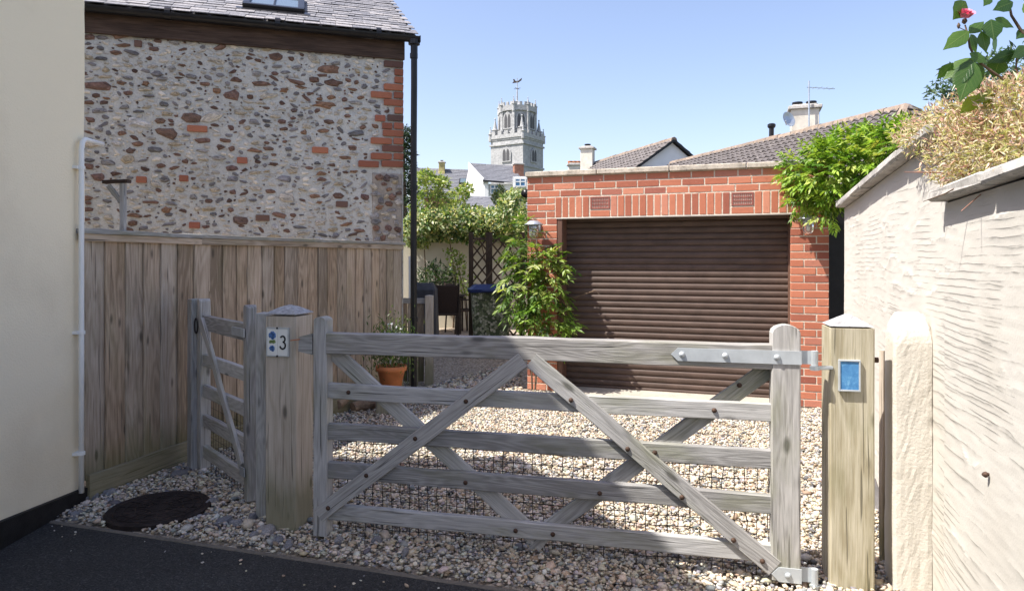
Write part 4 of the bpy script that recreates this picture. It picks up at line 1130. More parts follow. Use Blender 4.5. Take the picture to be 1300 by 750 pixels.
def taper(w0, d0, w1, d1, z0, z1, ch=.03):
    v = []; f = []
    for (w_, d_, z) in ((w0, d0, z0), (w1, d1, z1)):
        for sx, sy in ((-1, -1), (1, -1), (1, 1), (-1, 1)):
            c1 = (sx * w_ / 2 - sx * ch, sy * d_ / 2); c2 = (sx * w_ / 2, sy * d_ / 2 - sy * ch)
            pr_ = [c1, c2] if sx * sy > 0 else [c2, c1]
            pr_ = [c2, c1] if (sx, sy) in ((-1, -1), (1, 1)) else [c1, c2]
            v += [(a, b, z) for a, b in pr_]
    for k in range(8): f.append([k, (k + 1) % 8, 8 + (k + 1) % 8, 8 + k])
    f += [list(range(8))[::-1], [8 + k for k in range(8)]]
    return v, f
Mb = Matrix.Translation(bc) @ Matrix.Rotation(R(5), 4, 'Z')
mb = MB(); mb.add(*taper(.50, .52, .60, .62, .06, .94)); link('body', mb.mesh('body'), M_['binprint'], bn, Mb)
mb = MB(); mb.add(*taper(.68, .70, .70, .72, .94, .985)); mb.add(*taper(.66, .66, .50, .45, .985, 1.05)); mb.box((0, -.37, .965), (.3, .04, .03), .008); link('lid', mb.mesh('lid'), M_['blue_lid'], bn, Mb)
for sx in (-1, 1):
    mb = MB(); mb.lathe([(.06, -.025), (.1, -.02), (.1, .02), (.06, .025)], n=18, M=Matrix.Translation((sx * .28, .25, .1)) @ Matrix.Rotation(R(90), 4, 'Y')); link('wheel', mb.mesh('wheel'), M_['black_pvc'], bn, Mb)
mb = MB(); mb.tube([(-.25, .36, .93), (-.25, .42, .95), (.25, .42, .95), (.25, .36, .93)], .018, 8); link('handle', mb.mesh('handle'), M_['blue_lid'], bn, Mb)
def chair(x, y, rz, label, arms=True):
    M = Matrix.Translation((x, y, .03)) @ Matrix.Rotation(rz, 4, 'Z')
    c = thing('garden_chair', label, 'chair', M=M, group=None)
    mb = MB(); mb.box((0, 0, .43), (.46, .46, .03), .01); link('seat', mb.mesh('seat'), M_['rattan'], c, M)
    v, f = cbox(.46, .02, .5, .01); link('backrest', mesh('backrest', v, f), M_['rattan'], c, M @ Matrix.Translation((0, -.24, .70)) @ Matrix.Rotation(R(8), 4, 'X'))
    for sx in (-1, 1):
        for sy in (-1, 1):
            mb = MB(); mb.tube([(sx * .22, sy * .22, 0), (sx * .22, sy * .22, .44)] if sy > 0 else [(sx * .22, -.25, 0), (sx * .22, -.22, .44), (sx * .22, -.275, .97)], .016, 8); link('leg', mb.mesh('leg'), M_['iron'], c, M)
        mb = MB(); mb.tube([(sx * .235, -.24, .64), (sx * .235, .2, .64), (sx * .235, .22, .44)], .014, 8); link('arm', mb.mesh('arm'), M_['iron'], c, M)
    return c
a = P(564, 410, 12.0); chair(a.x, 12.2, R(8), 'dark woven garden chair turned away on the shaded terrace')
a = P(586, 410, 13.0); chair(a.x, 13.1, R(-60), 'dark metal garden chair half hidden behind the bin')
tb = thing('garden_table', 'dark garden table beyond the chair on the terrace', 'table', (P(552, 410, 12.9).x, 12.9, .03))
tx = P(557, 410, 13).x
mb = MB(); mb.box((tx, 13.1, .74), (1.0, .7, .03), .008); link('tabletop', mb.mesh('top'), M_['iron'], tb)
for sx in (-1, 1):
    for sy in (-1, 1): mb = MB(); mb.tube([(tx + sx * .42, 13.1 + sy * .28, .03), (tx + sx * .42, 13.1 + sy * .28, .73)], .02, 8); link('leg', mb.mesh('leg'), M_['iron'], tb)
a = P(538, 410, 11.5)
bq = thing('covered_barbecue', 'barbecue under a dark grey fabric cover by the chair', 'barbecue', (a.x, 11.6, .03))
mb = MB(); mb.add(*taper(.46, .5, .40, .44, .03, .92)); mb.add(*taper(.40, .44, .30, .2, .92, 1.03)); link('cover', mb.mesh('cover'), M_['bbq'], bq, Matrix.Translation((a.x, 11.6, 0)))
a = P(522.5, 375, 9.0)
tag(link('white_post', plank_mesh(1.47, .07, .07, .006, 4), M_['white_pvc'], None, frame((a.x, 9.0, .735), (0, 0, 1), (0, -1, 0), (1, 0, 0))), 'slim white post just right of the black downpipe', 'post')
n = 900; c = P(552, 350, 13.4); p, _v = blobs([((c.x, c.y, c.z - .15), (.42, .3, .42))], n, .1)
sb = thing('dark_shrub', 'dark leafy shrub in front of the shaded garden wall', 'shrub', (c.x, c.y, 0))
part_stuff('foliage', leaf_soup(p, rdir(n, (0, 0, .5)), rdir(n), RNG.uniform(.06, .11, n), RNG.uniform(.03, .045, n), palette(n, [(.03, .06, .025), (.05, .09, .04), (.08, .11, .06)], [2, 2, 1])), M_['leaf'], sb)
mb = MB(); mb.tube([(c.x, c.y, 0), (c.x + .03, c.y, .8), (c.x, c.y, 1.3)], [.03, .02, .008], 6); link('stem', mb.mesh('stem'), M_['bark'], sb)
c = P(583, 345, 13.5); n = 320; sb = thing('climbing_shoot', 'bright yellow green shoot climbing the shaded garden wall', 'plant', (c.x, c.y, 0))
p = np.stack([c.x + RNG.normal(0, .12, n) + .15 * np.linspace(-1, 1, n), c.y + RNG.normal(0, .08, n), c.z + np.linspace(.45, -.5, n)], 1)
part_stuff('foliage', leaf_soup(p, rdir(n), rdir(n), RNG.uniform(.06, .1, n), RNG.uniform(.035, .05, n), palette(n, [(.22, .30, .06), (.12, .20, .04)], [2, 1])), M_['leaf'], sb)
mb = MB(); mb.tube([(c.x + .15, c.y, 0), (c.x + .1, c.y, .8), (c.x - .12, c.y, c.z + .4)], [.012, .01, .004], 5); link('stem', mb.mesh('stem'), M_['bark'], sb)

# ------------------------------------------------------------------ wall lamps
def wall_lamp(M, label):
    l = thing('wall_lamp', label, 'lamp', M=M, group='lanterns on the garage piers')
    mb = MB(); mb.lathe([(.004, .055), (.045, .05), (.10, .012), (.102, .004), (.06, .008), (.04, .0)], n=24); link('shade', mb.mesh('shade', True), M_['galv'], l, M)
    mb = MB(); mb.lathe([(.052, .005), (.054, -.03), (.052, -.035)], n=20); link('collar', mb.mesh('collar', True), M_['galv'], l, M)
    mb = MB(); mb.lathe([(.046, -.034), (.05, -.06), (.048, -.11), (.03, -.132), (.004, -.138)], n=20); link('glass_jar', mb.mesh('jar', True), M_['glass'], l, M)
    mb = MB(); mb.lathe([(.012, -.03), (.014, -.06), (.022, -.08), (.016, -.105), (.003, -.112)], n=14); link('bulb', mb.mesh('bulb', True), M_['lamp_white'], l, M)
    mb = MB(); mb.box((0, .14, -.02), (.07, .02, .11), .006); mb.tube([(0, .13, -.01), (0, .06, -.015)], .012, 8); link('bracket', mb.mesh('bracket'), M_['galv'], l, M)
wall_lamp(MG @ Matrix.Translation((.195, .155, 1.80)) @ Matrix.Rotation(R(180), 4, 'Z'), 'galvanised lantern on the right garage pier under the leaves')
wall_lamp(MG @ Matrix.Translation((2.90, .155, 1.79)) @ Matrix.Rotation(R(180), 4, 'Z'), 'galvanised lantern on the left garage pier above the vine')
# ------------------------------------------------------------------ gravel
def gravel_xy(n, x0, x1, y0, y1):
    xy = np.stack([RNG.uniform(x0, x1, n), RNG.uniform(y0, y1, n)], 1); X, Y = xy.T
    k = Y > kline(X) + .055 + RNG.normal(0, .012, n)
    k &= (X < 2.585 - .3344 * (5.31 - Y) - .01) | (Y > 5.33)
    k &= X < 3.15
    fx = np.where(Y < 4.95, -2.52 + (Y - 4.09) * .279, -2.28 + (Y - 4.95) * .489) + .05
    k &= (X > fx)
    k &= ~((Y < 4.1) & (X < -2.50))
    gy = 6.53 + (3.03 - X) * .3375
    k &= (Y < gy - .10 + .0 * X) | (X < .10)
    k &= Y < 11.1
    c = G(202, 649); k &= (X - c.x) ** 2 + (Y - c.y) ** 2 > .275 ** 2
    k &= np.abs(X) < (Y * .80 + .1)
    return xy[k]
gr = [(54000, -2.6, 2.6, 2.3, 4.6, .0098, .006), (46000, -2.3, 3.1, 4.6, 7.4, .0106, .006), (7500, -1.2, .3, 7.4, 11, .017, .006)]
for n, x0, x1, y0, y1, s_, z in gr:
    xy = gravel_xy(n, x0, x1, y0, y1)
    link('gravel', pebbles(xy, s_, z), M_['pebble'], None, kind='stuff')
xy = gravel_xy(1900, -2.6, 2.6, 2.3, 4.9); link('gravel', pebbles(xy, .019, .012), M_['pebble'], None, kind='stuff')
# a few stones kicked on to the tarmac
n = 60; t = RNG.uniform(0, 4.2, n); dd = np.abs(RNG.exponential(.10, n)) + .03
xy = np.stack([K0.x + KD.x * t - KN.x * dd, K0.y + KD.y * t - KN.y * dd], 1)
link('stray_gravel', pebbles(xy, .0068, .004), M_['pebble'], None, kind='stuff')

# ------------------------------------------------------------------ climbers and shrubs by the garage
GREEN = [(.11, .20, .03), (.19, .29, .05), (.06, .12, .025), (.30, .37, .10)]
def gl(u, y, z): return MG @ Vector((u, y, z))
def stems(parent, paths, r0=.012):
    for pts in paths:
        mb = MB(); k = len(pts); mb.tube(pts, [r0 * (1 - .6 * i / (k - 1)) for i in range(k)], 6); link('stem', mb.mesh('stem'), M_['bark'], parent)
vl = thing('climbing_vine', 'leafy green climber covering the left brick pier of the garage', 'climber', gl(2.9, .2, 0))
stems(vl, [[gl(2.9, .10, 0), gl(2.88, .08, .6), gl(2.93, .1, 1.2), gl(2.95, .12, 1.8)], [gl(2.93, .11, 0), gl(2.95, .12, .7), gl(2.8, .1, 1.4)], [gl(2.62, .03, 1.0), gl(2.45, .05, 1.03), gl(2.25, .06, 1.10), gl(2.21, .06, 1.06)]], .010)
cl = [((2.90, .08, 1.42), (.17, .07, .20)), ((2.80, .12, 1.22), (.18, .12, .22)), ((2.80, .13, .98), (.14, .12, .2)), ((2.80, .13, .76), (.20, .12, .13)), ((2.68, .10, 1.36), (.10, .08, .11)), ((3.05, .05, 1.15), (.13, .15, .32)), ((2.64, .12, .72), (.1, .1, .12)), ((3.1, -.05, 1.6), (.12, .12, .2))]
p, v_ = blobs(cl, 300, .35); p = np.array([MG @ Vector(q) for q in p]); dv = np.array([MG.to_3x3() @ Vector(q) for q in v_]) * .8 + rdir(300, (0, -.35, -.25)) * .6
part_stuff('foliage', pinnate(p, dv, .2, 9, .085, .03, GREEN, [3, 3, 2, 2.0]), M_['leaf'], vl)

vr = thing('wisteria', 'bright green wisteria spilling over the wall top onto the garage corner', 'climber', (3.3, 6.3, 1.9))
def PC(px, py, Y, rx, rz, ry=.3): c = P(px, py, Y); return ((c.x, c.y, c.z), (rx * Y / F, ry, rz * Y / F))
cl = [PC(1042, 225, 6.25, 32, 30, .28), PC(1070, 215, 6.2, 40, 40, .35), PC(1110, 210, 6.0, 42, 34, .4), PC(1140, 195, 5.6, 22, 24, .4), PC(1028, 212, 6.4, 26, 24, .2), PC(1058, 250, 6.15, 14, 14, .12), PC(1090, 188, 6.4, 40, 18, .3), PC(1015, 232, 6.45, 10, 16, .08), PC(1150, 185, 5.4, 18, 20, .3), PC(1013, 250, 6.3, 8, 14, .06), PC(1052, 264, 6.05, 12, 12, .08), PC(1125, 180, 5.8, 20, 16, .3)]
p, v_ = blobs(cl, 1050, .5); dv = v_ * .8 + rdir(1050, (0, -.2, -.1)) * .6
part_stuff('foliage', pinnate(p, dv, .13, 9, .062, .025, [(.15, .26, .03), (.24, .36, .05), (.08, .17, .02), (.36, .42, .09)], [3, 3, 2, 1.6], .2), M_['leaf'], vr)
stems(vr, [[(3.5, 6.6, 0), (3.45, 6.6, 1.0), (3.35, 6.5, 1.9), (3.2, 6.3, 2.2)], [(3.35, 6.5, 1.9), (3.0, 6.25, 2.1), (2.9, 6.2, 1.9)], [(3.35, 6.5, 1.9), (3.4, 6.0, 2.3), (3.4, 5.6, 2.45)]], .03)

nd = thing('variegated_bush', 'cream and pink variegated bush hanging over the right wall', 'bush', (1.9, 2.45, 1.6))
cl = [PC(1235, 190, 2.48, 42, 44, .25), PC(1285, 165, 2.27, 42, 60, .3), PC(1190, 165, 2.86, 34, 30, .25), PC(1250, 140, 2.52, 40, 34, .3), PC(1225, 222, 2.48, 26, 18, .12), PC(1300, 125, 2.27, 26, 34, .3), PC(1178, 172, 3.11, 15, 22, .2), PC(1325, 180, 2.10, 40, 50, .3)]
n = 9500; p, v_ = blobs(cl, n, .3)
dv = v_ * .6 + rdir(n, (-.1, -.3, .15)) * .7
cols = palette(n, [(.66, .59, .36), (.72, .66, .50), (.54, .51, .22), (.66, .46, .38), (.58, .33, .30), (.38, .40, .14)], [4.5, 4.5, 3.6, 2.0, .8, 3.2], .12)
# the growing tips are pinker: leaves on the upper shell
top = (v_[:, 2] > .25) & (RNG.random(n) < .30); cols[top] = palette(int(top.sum()), [(.62, .38, .34), (.70, .52, .46)], [1, 1.5])
part_stuff('foliage', leaf_soup(p, dv, rdir(n, (0, 0, .6)), RNG.uniform(.018, .038, n), RNG.uniform(.0045, .0085, n), cols), M_['leaf_dry'], nd)
for k in range(60):
    c, rad = cl[k % len(cl)]; a = Vector(c) + Vector((.05, .05, -rad[2] * .8)); d = Vector(rdir(1, (-.1, -.3, .6))[0]).normalized() * (rad[2] * 1.9)
    mb = MB(); mb.tube([a, a + d * .5 + Vector((0, 0, .01)), a + d], [.003, .0025, .0012], 5); link('stem', mb.mesh('stem'), M_['twig'], nd)
for (a, b, c) in (((1200, 200, 2.5), (1180, 214, 2.5), (1163, 200, 2.55)), ((1225, 232, 2.35), (1200, 246, 2.4), (1172, 256, 2.45))):
    mb = MB(); mb.tube([P(*a), P(*b), P(*c)], [.003, .0025, .0012], 5); link('stem', mb.mesh('stem'), M_['bark'], nd)

# rose branch with big single leaves
def big_leaf():
    v = []; f = []; n = 8; ws = [.03, .26, .42, .48, .46, .38, .25, .11, .0]
    for i in range(n + 1):
        x = i / n; wv_ = ws[i]; zc = -.10 * x * x
        for k, s_ in enumerate((-1, -.5, 0, .5, 1)):
            sc_ = 1 + (.05 if i % 2 else -.03) * (abs(s_) == 1)
            v.append((x, s_ * wv_ * sc_, zc + .10 * abs(s_) * wv_ + (.012 if (i % 2 and abs(s_) == .5) else 0) - .22 * (s_ * wv_) ** 2))
    for i in range(n):
        for k in range(4): f.append([i * 5 + k, i * 5 + k + 1, (i + 1) * 5 + k + 1, (i + 1) * 5 + k])
    return mesh('leaf', v, f, True)
def bigleaf_mat(name, c0, c1):
    t = NT(name); co = t.coord(rnd=4.0)
    sp = t.n('SeparateXYZ'); t.l(t.coord(), sp.inputs[0])
    ay = t.math('ABSOLUTE', sp.outputs[1]); vein = t.math('SINE', t.math('MULTIPLY', t.math('SUBTRACT', sp.outputs[0], t.math('MULTIPLY', ay, .7)), 50.0))
    mid = t.ramp(ay, [(.0, 1.0), (.03, 0.0)]); vn = t.math('MAXIMUM', t.math('MULTIPLY', t.ramp(vein, [(.86, 0.0), (1.0, 1.0)]), .5), mid)
    c = t.ramp(t.math('ADD', t.math('MULTIPLY', t.rand(), .6), t.math('MULTIPLY', t.noise(co, 3, 4), .4)), [(.2, c0), (.8, c1)])
    c = t.mix(t.math('MULTIPLY', vn, .45), c, (.20, .27, .09))
    t.col(c); t.rough(.33); t.b.inputs['Specular IOR Level'].default_value = .5
    tr = t.n('BsdfTranslucent'); t.l(t.mix(1.0, c, (1.7, 1.9, .7), 'MULTIPLY'), tr.inputs[0]); mx = t.n('MixShader'); mx.inputs[0].default_value = .35
    t.l(t.b.outputs[0], mx.inputs[1]); t.l(tr.outputs[0], mx.inputs[2]); t.l(mx.outputs[0], t.out.inputs[0]); t.bump(vn, .3, .01)
    return t.m
ML = bigleaf_mat('rose leaf', (.035, .085, .02), (.09, .17, .035)); MLY = bigleaf_mat('young rose leaf', (.20, .26, .03), (.28, .34, .05))
blm = big_leaf(); blm.materials.append(ML); bly = blm.copy(); bly.materials.clear(); bly.materials.append(MLY)
YR = 2.35
rs = thing('rose_branch', 'pink flowered branch with large glossy green leaves above the wall', 'rose', P(1310, 170, YR))
def PR_(x, y, dy=0.0): return P(x, y, YR + dy)
for pts, r in (([(1330, 150), (1300, 118), (1262, 93), (1240, 77), (1231, 60), (1229, 45), (1225, 32)], .0055), ([(1325, 75), (1298, 42), (1284, 20), (1278, -10)], .0065), ([(1300, 118), (1290, 85), (1292, 66)], .004)):
    k = len(pts); mb = MB(); mb.tube([PR_(*q) for q in pts], [r * (1 - .55 * i / (k - 1)) for i in range(k)], 8); link('branch', mb.mesh('branch', True), M_['bark'], rs)
LV = [((1226, 2), (1212, 24), 24, 0), ((1230, 40), (1200, 61), 20, -.03), ((1231, 43), (1250, 26), 15, .02), ((1258, 25), (1263, 50), 23, -.03), ((1263, 24), (1288, 34), 14, .02), ((1232, 44), (1241, 67), 17, .03), ((1246, 40), (1253, 66), 17, .0), ((1262, 44), (1265, 68), 15, .03), ((1286, 3), (1263, 12), 17, -.02), ((1258, -6), (1250, 7), 12, 0), ((1302, 38), (1291, 49), 12, 0),
      ((1236, 74), (1199, 99), 22, .02), ((1233, 76), (1210, 112), 19, -.02), ((1236, 78), (1221, 126), 29, -.04), ((1239, 80), (1244, 113), 23, .02), ((1210, 80), (1190, 101), 14, .04), ((1231, 68), (1254, 79), 14, -.02), ((1292, 66), (1255, 79), 15, .0), ((1284, 62), (1280, 82), 13, .03), ((1270, 74), (1261, 99), 22, .03), ((1304, 60), (1287, 73), 15, -.02), ((1290, 90), (1270, 118), 20, .05), ((1300, 92), (1298, 122), 18, .05), ((1312, 20), (1300, 4), 15, .02)]
for i, (a, b, wd, dy) in enumerate(LV + [((1258, 118), (1236, 129), 15, .0), ((1243, 122), (1220, 144), 18, .02), ((1262, 120), (1250, 140), 14, .03)]):
    A, B = PR_(*a, dy * .3), PR_(*b, dy + random.uniform(-.02, .02)); x = (B - A); L = x.length; x.normalize()
    nrm = Vector((random.uniform(-.5, .5), -1, random.uniform(-.1, .7))); z = (nrm - x * nrm.dot(x)).normalized(); y = z.cross(x)
    W_ = wd * YR / F
    link('leaf', bly if i >= len(LV) else blm, None, rs, frame(A, x, y, z) @ Matrix.Diagonal((L * 1.05, W_ * 1.08, L * .8, 1)))
fm = MB()
fc = PR_(1224.5, 22)
for ring_, (n_, r_, tl, sz) in enumerate(((5, .003, 5, .024), (7, .008, 18, .026), (8, .013, 40, .025))):
    for i in range(n_):
        t = 2 * math.pi * i / n_ + ring_ * .4
        M = Matrix.Translation(fc) @ Matrix.Rotation(R(35), 4, 'X') @ Matrix.Rotation(t, 4, 'Z') @ Matrix.Translation((r_, 0, 0)) @ Matrix.Rotation(R(tl), 4, 'Y')
        pv = [(0, -.3, 0), (0, .3, 0), (-.1, -.5, .5), (-.16, 0, .5), (-.1, .5, .5), (.0, -.25, 1), (.0, .25, 1)]
        fm.add([(a * sz, b * sz, c * sz) for a, b, c in pv], [[0, 1, 4, 3], [0, 3, 2], [2, 3, 6, 5], [3, 4, 6]], M)
link('flower', fm.mesh('flower', True), M_['flower'], rs)
mb = MB(); mb.lathe([(.003, -.012), (.009, -.004), (.006, .006)], n=8, M=Matrix.Translation(fc - Vector((0, 0, .012)))); mb.lathe([(.002, -.01), (.006, 0), (.002, .01)], n=8, M=Matrix.Translation(PR_(1217, 33))); mb.tube([PR_(1228, 40), PR_(1217, 35)], .0015, 5); link('bud', mb.mesh('bud', True), M_['bark'], rs)

# ------------------------------------------------------------------ trees, hedge
def crown_tree(name, label, cat, base, trunk_h, tr_r, cl, n, L, W, pal, wts, bias=(0, 0, .2)):
    t = thing(name, label, cat, base)
    base = Vector(base); k = [Vector(c[0]) for c in cl]
    mb = MB(); top = Vector((base.x, base.y, trunk_h))
    mb.tube([base, base.lerp(top, .5) + Vector((.03, 0, 0)), top], [tr_r, tr_r * .75, tr_r * .45], 8); link('trunk', mb.mesh('trunk', True), M_['bark'], t)
    mb = MB()
    for c in k: mb.tube([top - Vector((0, 0, trunk_h * .15)), top.lerp(c, .5) + Vector((0, 0, .05)), c], [tr_r * .4, tr_r * .25, tr_r * .1], 5)
    link('limbs', mb.mesh('limbs'), M_['bark'], t)
    p, v_ = blobs(cl, n, .35)
    part_stuff('crown', leaf_soup(p, v_ * .6 + rdir(n, bias), rdir(n, (0, 0, .8)), RNG.uniform(L * .7, L * 1.3, n), RNG.uniform(W * .7, W * 1.3, n), palette(n, pal, wts)), M_['leaf'], t)
    return t
def PCt(px, py, Y, rx, rz, ry=.5): return PC(px, py, Y, rx, rz, ry)
crown_tree('small_leaved_tree', 'blue green small leaved tree behind the rose at the top right', 'tree', (P(1225, 300, 8).x, 8, 0), 2.9, .09,
    [PCt(1215, 108, 8, 28, 14, .4), PCt(1245, 95, 8.1, 30, 22, .4), PCt(1195, 120, 8, 10, 10, .2), PCt(1280, 90, 8.2, 28, 30, .5), PCt(1210, 90, 8, 10, 8, .2), PCt(1225, 125, 8, 24, 14, .3)], 1300, .075, .026, [(.05, .10, .05), (.09, .14, .08), (.03, .06, .03)], [2, 2, 1])
hedge = thing('ivy_hedge', 'variegated ivy hedge draped along the garden wall top', 'hedge', (-1, 13.9, 1.7))
cl = [PC(px, 285 + (8 if px < 545 else 0), 13.7, 16, 21 if px < 640 else 26, .45) for px in range(524, 668, 12)] + [PC(648, 268, 12.2, 18, 22, .4), PC(664, 285, 11.5, 8, 22, .3), PC(632, 278, 12.8, 16, 12, .3), PC(655, 250, 12.6, 14, 10, .3), PC(600, 300, 13.5, 20, 8, .2)]
n = 9500; p, v_ = blobs(cl, n, .55)
part_stuff('foliage', leaf_soup(p, v_ * .5 + rdir(n, (0, -.2, -.3)), v_ + rdir(n, (0, -.3, .6)) * .6, RNG.uniform(.06, .11, n), RNG.uniform(.04, .065, n), palette(n, [(.09, .16, .04), (.24, .30, .11), (.48, .48, .26), (.05, .09, .025), (.40, .36, .12)], [3, 3, 2.6, 2, .8])), M_['leaf'], hedge)
stems(hedge, [[(x, 13.95, 0), (x + .05, 13.93, 1.0), (x + random.uniform(-.2, .2), 13.9, 1.9)] for x in (-1.8, -1.2, -.5, .1)], .02)
LG = [(.18, .25, .05), (.25, .31, .08), (.10, .16, .04), (.32, .34, .13)]
crown_tree('garden_tree', 'yellow green loose tree behind the hedge nearest the downpipe', 'tree', (P(548, 330, 18).x, 18, 0), 2.2, .06, [PCt(548, 235, 18, 17, 16), PCt(535, 265, 18, 14, 18), PCt(560, 255, 18.3, 14, 12), PCt(540, 225, 18, 10, 8), PCt(562, 232, 18, 8, 7)], 1000, .14, .065, LG, [3, 2, 2, 2])
crown_tree('garden_tree', 'bright yellow green bush behind the hedge below the slate roof', 'tree', (P(585, 330, 19).x, 19, 0), 1.9, .06, [PCt(580, 268, 19, 15, 12), PCt(583, 248, 19, 10, 9), PCt(592, 240, 19, 8, 6), PCt(600, 270, 19, 14, 8), PCt(618, 272, 19, 14, 6)], 900, .14, .06, LG, [3, 3, 1.5, 2])
# conifer
cf = thing('conifer', 'dark conifer peeping out beside the black downpipe', 'tree', (P(512, 330, 26).x, 26, 0))
bx = P(512, 330, 26).x
mb = MB(); mb.tube([(bx, 26, 0), (bx, 26, 3.4), (bx, 26, 6.6)], [.22, .14, .02], 8); link('trunk', mb.mesh('trunk', True), M_['bark'], cf)
pp, dd = [], []
for k in range(90):
    z = 1.2 + 5.3 * (k / 90); r = .95 * (1 - (z - 1.2) / 6.2) + .1; a = k * 2.4
    m = 46; tt = RNG.uniform(.1, 1, m)
    q = np.stack([bx + np.cos(a) * r * tt, 26 + np.sin(a) * r * tt, z - .25 * tt * r + RNG.normal(0, .05, m)], 1) + RNG.normal(0, .05, (m, 3))
    pp.append(q); dd.append(np.tile([np.cos(a), np.sin(a), -.3], (m, 1)) + RNG.normal(0, .5, (m, 3)))
p = np.concatenate(pp); n = len(p)
part_stuff('crown', leaf_soup(p, np.concatenate(dd), rdir(n), RNG.uniform(.12, .24, n), RNG.uniform(.04, .07, n), palette(n, [(.02, .04, .02), (.035, .06, .03), (.05, .08, .04)], [2, 2, 1])), M_['leaf'], cf)
crown_tree('cypress', 'small dark golden cypress in front of the white dormer wall', 'tree', (P(635, 330, 24).x, 24, 0), 2.6, .05, [PCt(635, 250, 24, 7, 14, .3), PCt(628, 252, 24, 4, 9, .2), PCt(640, 252, 24, 5, 10, .2), PCt(635, 285, 24, 9, 30, .3)], 1500, .12, .035, [(.045, .07, .02), (.09, .11, .03), (.03, .05, .02)], [2, 1, 1], (0, 0, 1.5))

# ------------------------------------------------------------------ far roofs
def tile_roof(name, p00, p10, p11, p01, rows, rolls, m, parent, amp=.035, thick=.03, kind=None):
    """p00->p10 along the eaves, p00->p01 up the slope"""
    p00, p10, p11, p01 = map(Vector, (p00, p10, p11, p01))
    nr = (p10 - p00).cross(p01 - p00).normalized()
    v = []; f = []; nu = rolls * 4
    def at(u, w_): return (p00.lerp(p10, u)).lerp(p01.lerp(p11, u), w_)
    for r in range(rows):
        for e, (w_, h) in enumerate(((r / rows, thick), (min(1, (r + 1.06) / rows), .004))):
            for i in range(nu + 1):
                ph = i % 4; a = amp if ph in (1, 2) else 0
                j = mnoise.noise((i // 4 * 3.1, r * 2.7, 5)) * .012
                v.append(at(i / nu, w_) + nr * (h + a * (1 if e == 0 else .8) + j))
        for i in range(nu + 1): v.append(at(i / nu, r / rows) - nr * .01)
        b = r * 3 * (nu + 1)
        for i in range(nu):
            f.append([b + i, b + i + 1, b + nu + 1 + i + 1, b + nu + 1 + i]); f.append([b + 2 * (nu + 1) + i, b + 2 * (nu + 1) + i + 1, b + i + 1, b + i])
    return link(name, mesh(name, v, f), m, parent, kind=kind)
def ridge_tiles(parent, a, b, m, r=.11, L=.4):
    a, b = Vector(a), Vector(b); d = b - a; n = max(1, int(d.length / L)); x = d.normalized(); y = Vector((0, 0, 1)).cross(x).normalized(); z = x.cross(y)
    for i in range(n):
        v, f = prism([(-r, -.06), (-r * .7, .04), (0, .075), (r * .7, .04), (r, -.06)], d.length / n * .97)
        v = [(yy, xx, zz) for xx, yy, zz in v]
        link('ridge_tile', mesh('ridge_tile', v, [q[::-1] for q in f]), m, parent, frame(a + d * (i / n) + Vector((0, 0, random.uniform(-.008, .008))), x, y, z))
UR, UG = Vector((-.330, .944, 0)), Vector((-.944, -.330, 0))      # ridge direction away, gable direction to the left
# right bungalow
bg_ = thing('bungalow', 'bungalow with dark tiled hipped roof behind the garage and wisteria', 'house', (5.0, 16, 0))
R0 = P(1150, 136, 12.2); R0 = Vector(R0); RLn = 7.6; R1 = R0 + UR * RLn
drop, run = 1.9, 2.75
e0, e1 = R0 + UG * run - Vector((0, 0, drop)) - UR * 1.6, R1 + UG * run - Vector((0, 0, drop))
tile_roof('roof_slope', e1, e0, R0 - UR * .05, R1, 19, 46, M_['tile'], bg_)
h1 = R0 - UG * run - Vector((0, 0, drop)) - UR * 1.6
tile_roof('roof_slope', e0, h1, R0 - UR * .05 - UG * .02, R0 - UR * .05 + UG * .02, 17, 26, M_['tile'], bg_)
h2 = R1 - UG * run - Vector((0, 0, drop)); 
tile_roof('roof_slope', h1, h2, R1, R0, 10, 26, M_['tile'], bg_)
ridge_tiles(bg_, R0, R1, M_['tile_ridge']); ridge_tiles(bg_, e0 + Vector((0, 0, .02)), R0, M_['tile_ridge'], .10, .38); ridge_tiles(bg_, h1, R0, M_['tile_ridge'], .10, .38)
Mw = frame(R0 + UR * (RLn / 2 - .7) - Vector((0, 0, R0.z)), UR, -UG)
link('wall', mesh('wall', *(lambda t: ([(x, y, z + 1.0) for x, y, z in t[0]], t[1]))(cbox(RLn + .8, 4.9, 2.0))), M_['white_paint'], bg_, Mw)
def chimney(parent, c, w_, d_, z0, z1, m, pots, rz=0.0, band=True, potm=None):
    M = Matrix.Translation((c[0], c[1], 0)) @ Matrix.Rotation(rz, 4, 'Z')
    mb = MB(); mb.box((0, 0, (z0 + z1) / 2), (w_, d_, z1 - z0), .01); mb.box((0, 0, z0 + .1), (w_ + .06, d_ + .06, .2), .01)
    s_ = link('chimney', mb.mesh('chimney'), m, parent, M)
    mb = MB(); mb.box((0, 0, z1 + .03), (w_ + .12, d_ + .12, .07), .01); mb.box((0, 0, z1 + .085), (w_ - .05, d_ - .05, .05), .015); link('cap', mb.mesh('cap'), M_['coping'], s_, M)
    for k in range(pots):
        x = (k - (pots - 1) / 2) * w_ / max(1, pots) ; mb = MB(); mb.lathe([(.10, z1 + .08), (.09, z1 + .14), (.115, z1 + .15), (.115, z1 + .19), (.07, z1 + .19)], (x, 0, 0), 12); link('pot', mb.mesh('pot'), potm or M_['black_pvc'], s_, M)
    return s_
CHM = plain('flaking cream chimney render', (.62, .58, .50), .9, 0, .22, 3, .4)
cY = 15.2; c = P(1026, 160, cY)
chimney(bg_, (c.x, cY + .2), .58, .46, 3.5, P(1026, 138, cY).z, CHM, 2, R(-19))
mb = MB(); mv = P(1027, 165, cY - .15); mt = P(1027, 103, cY - .15)
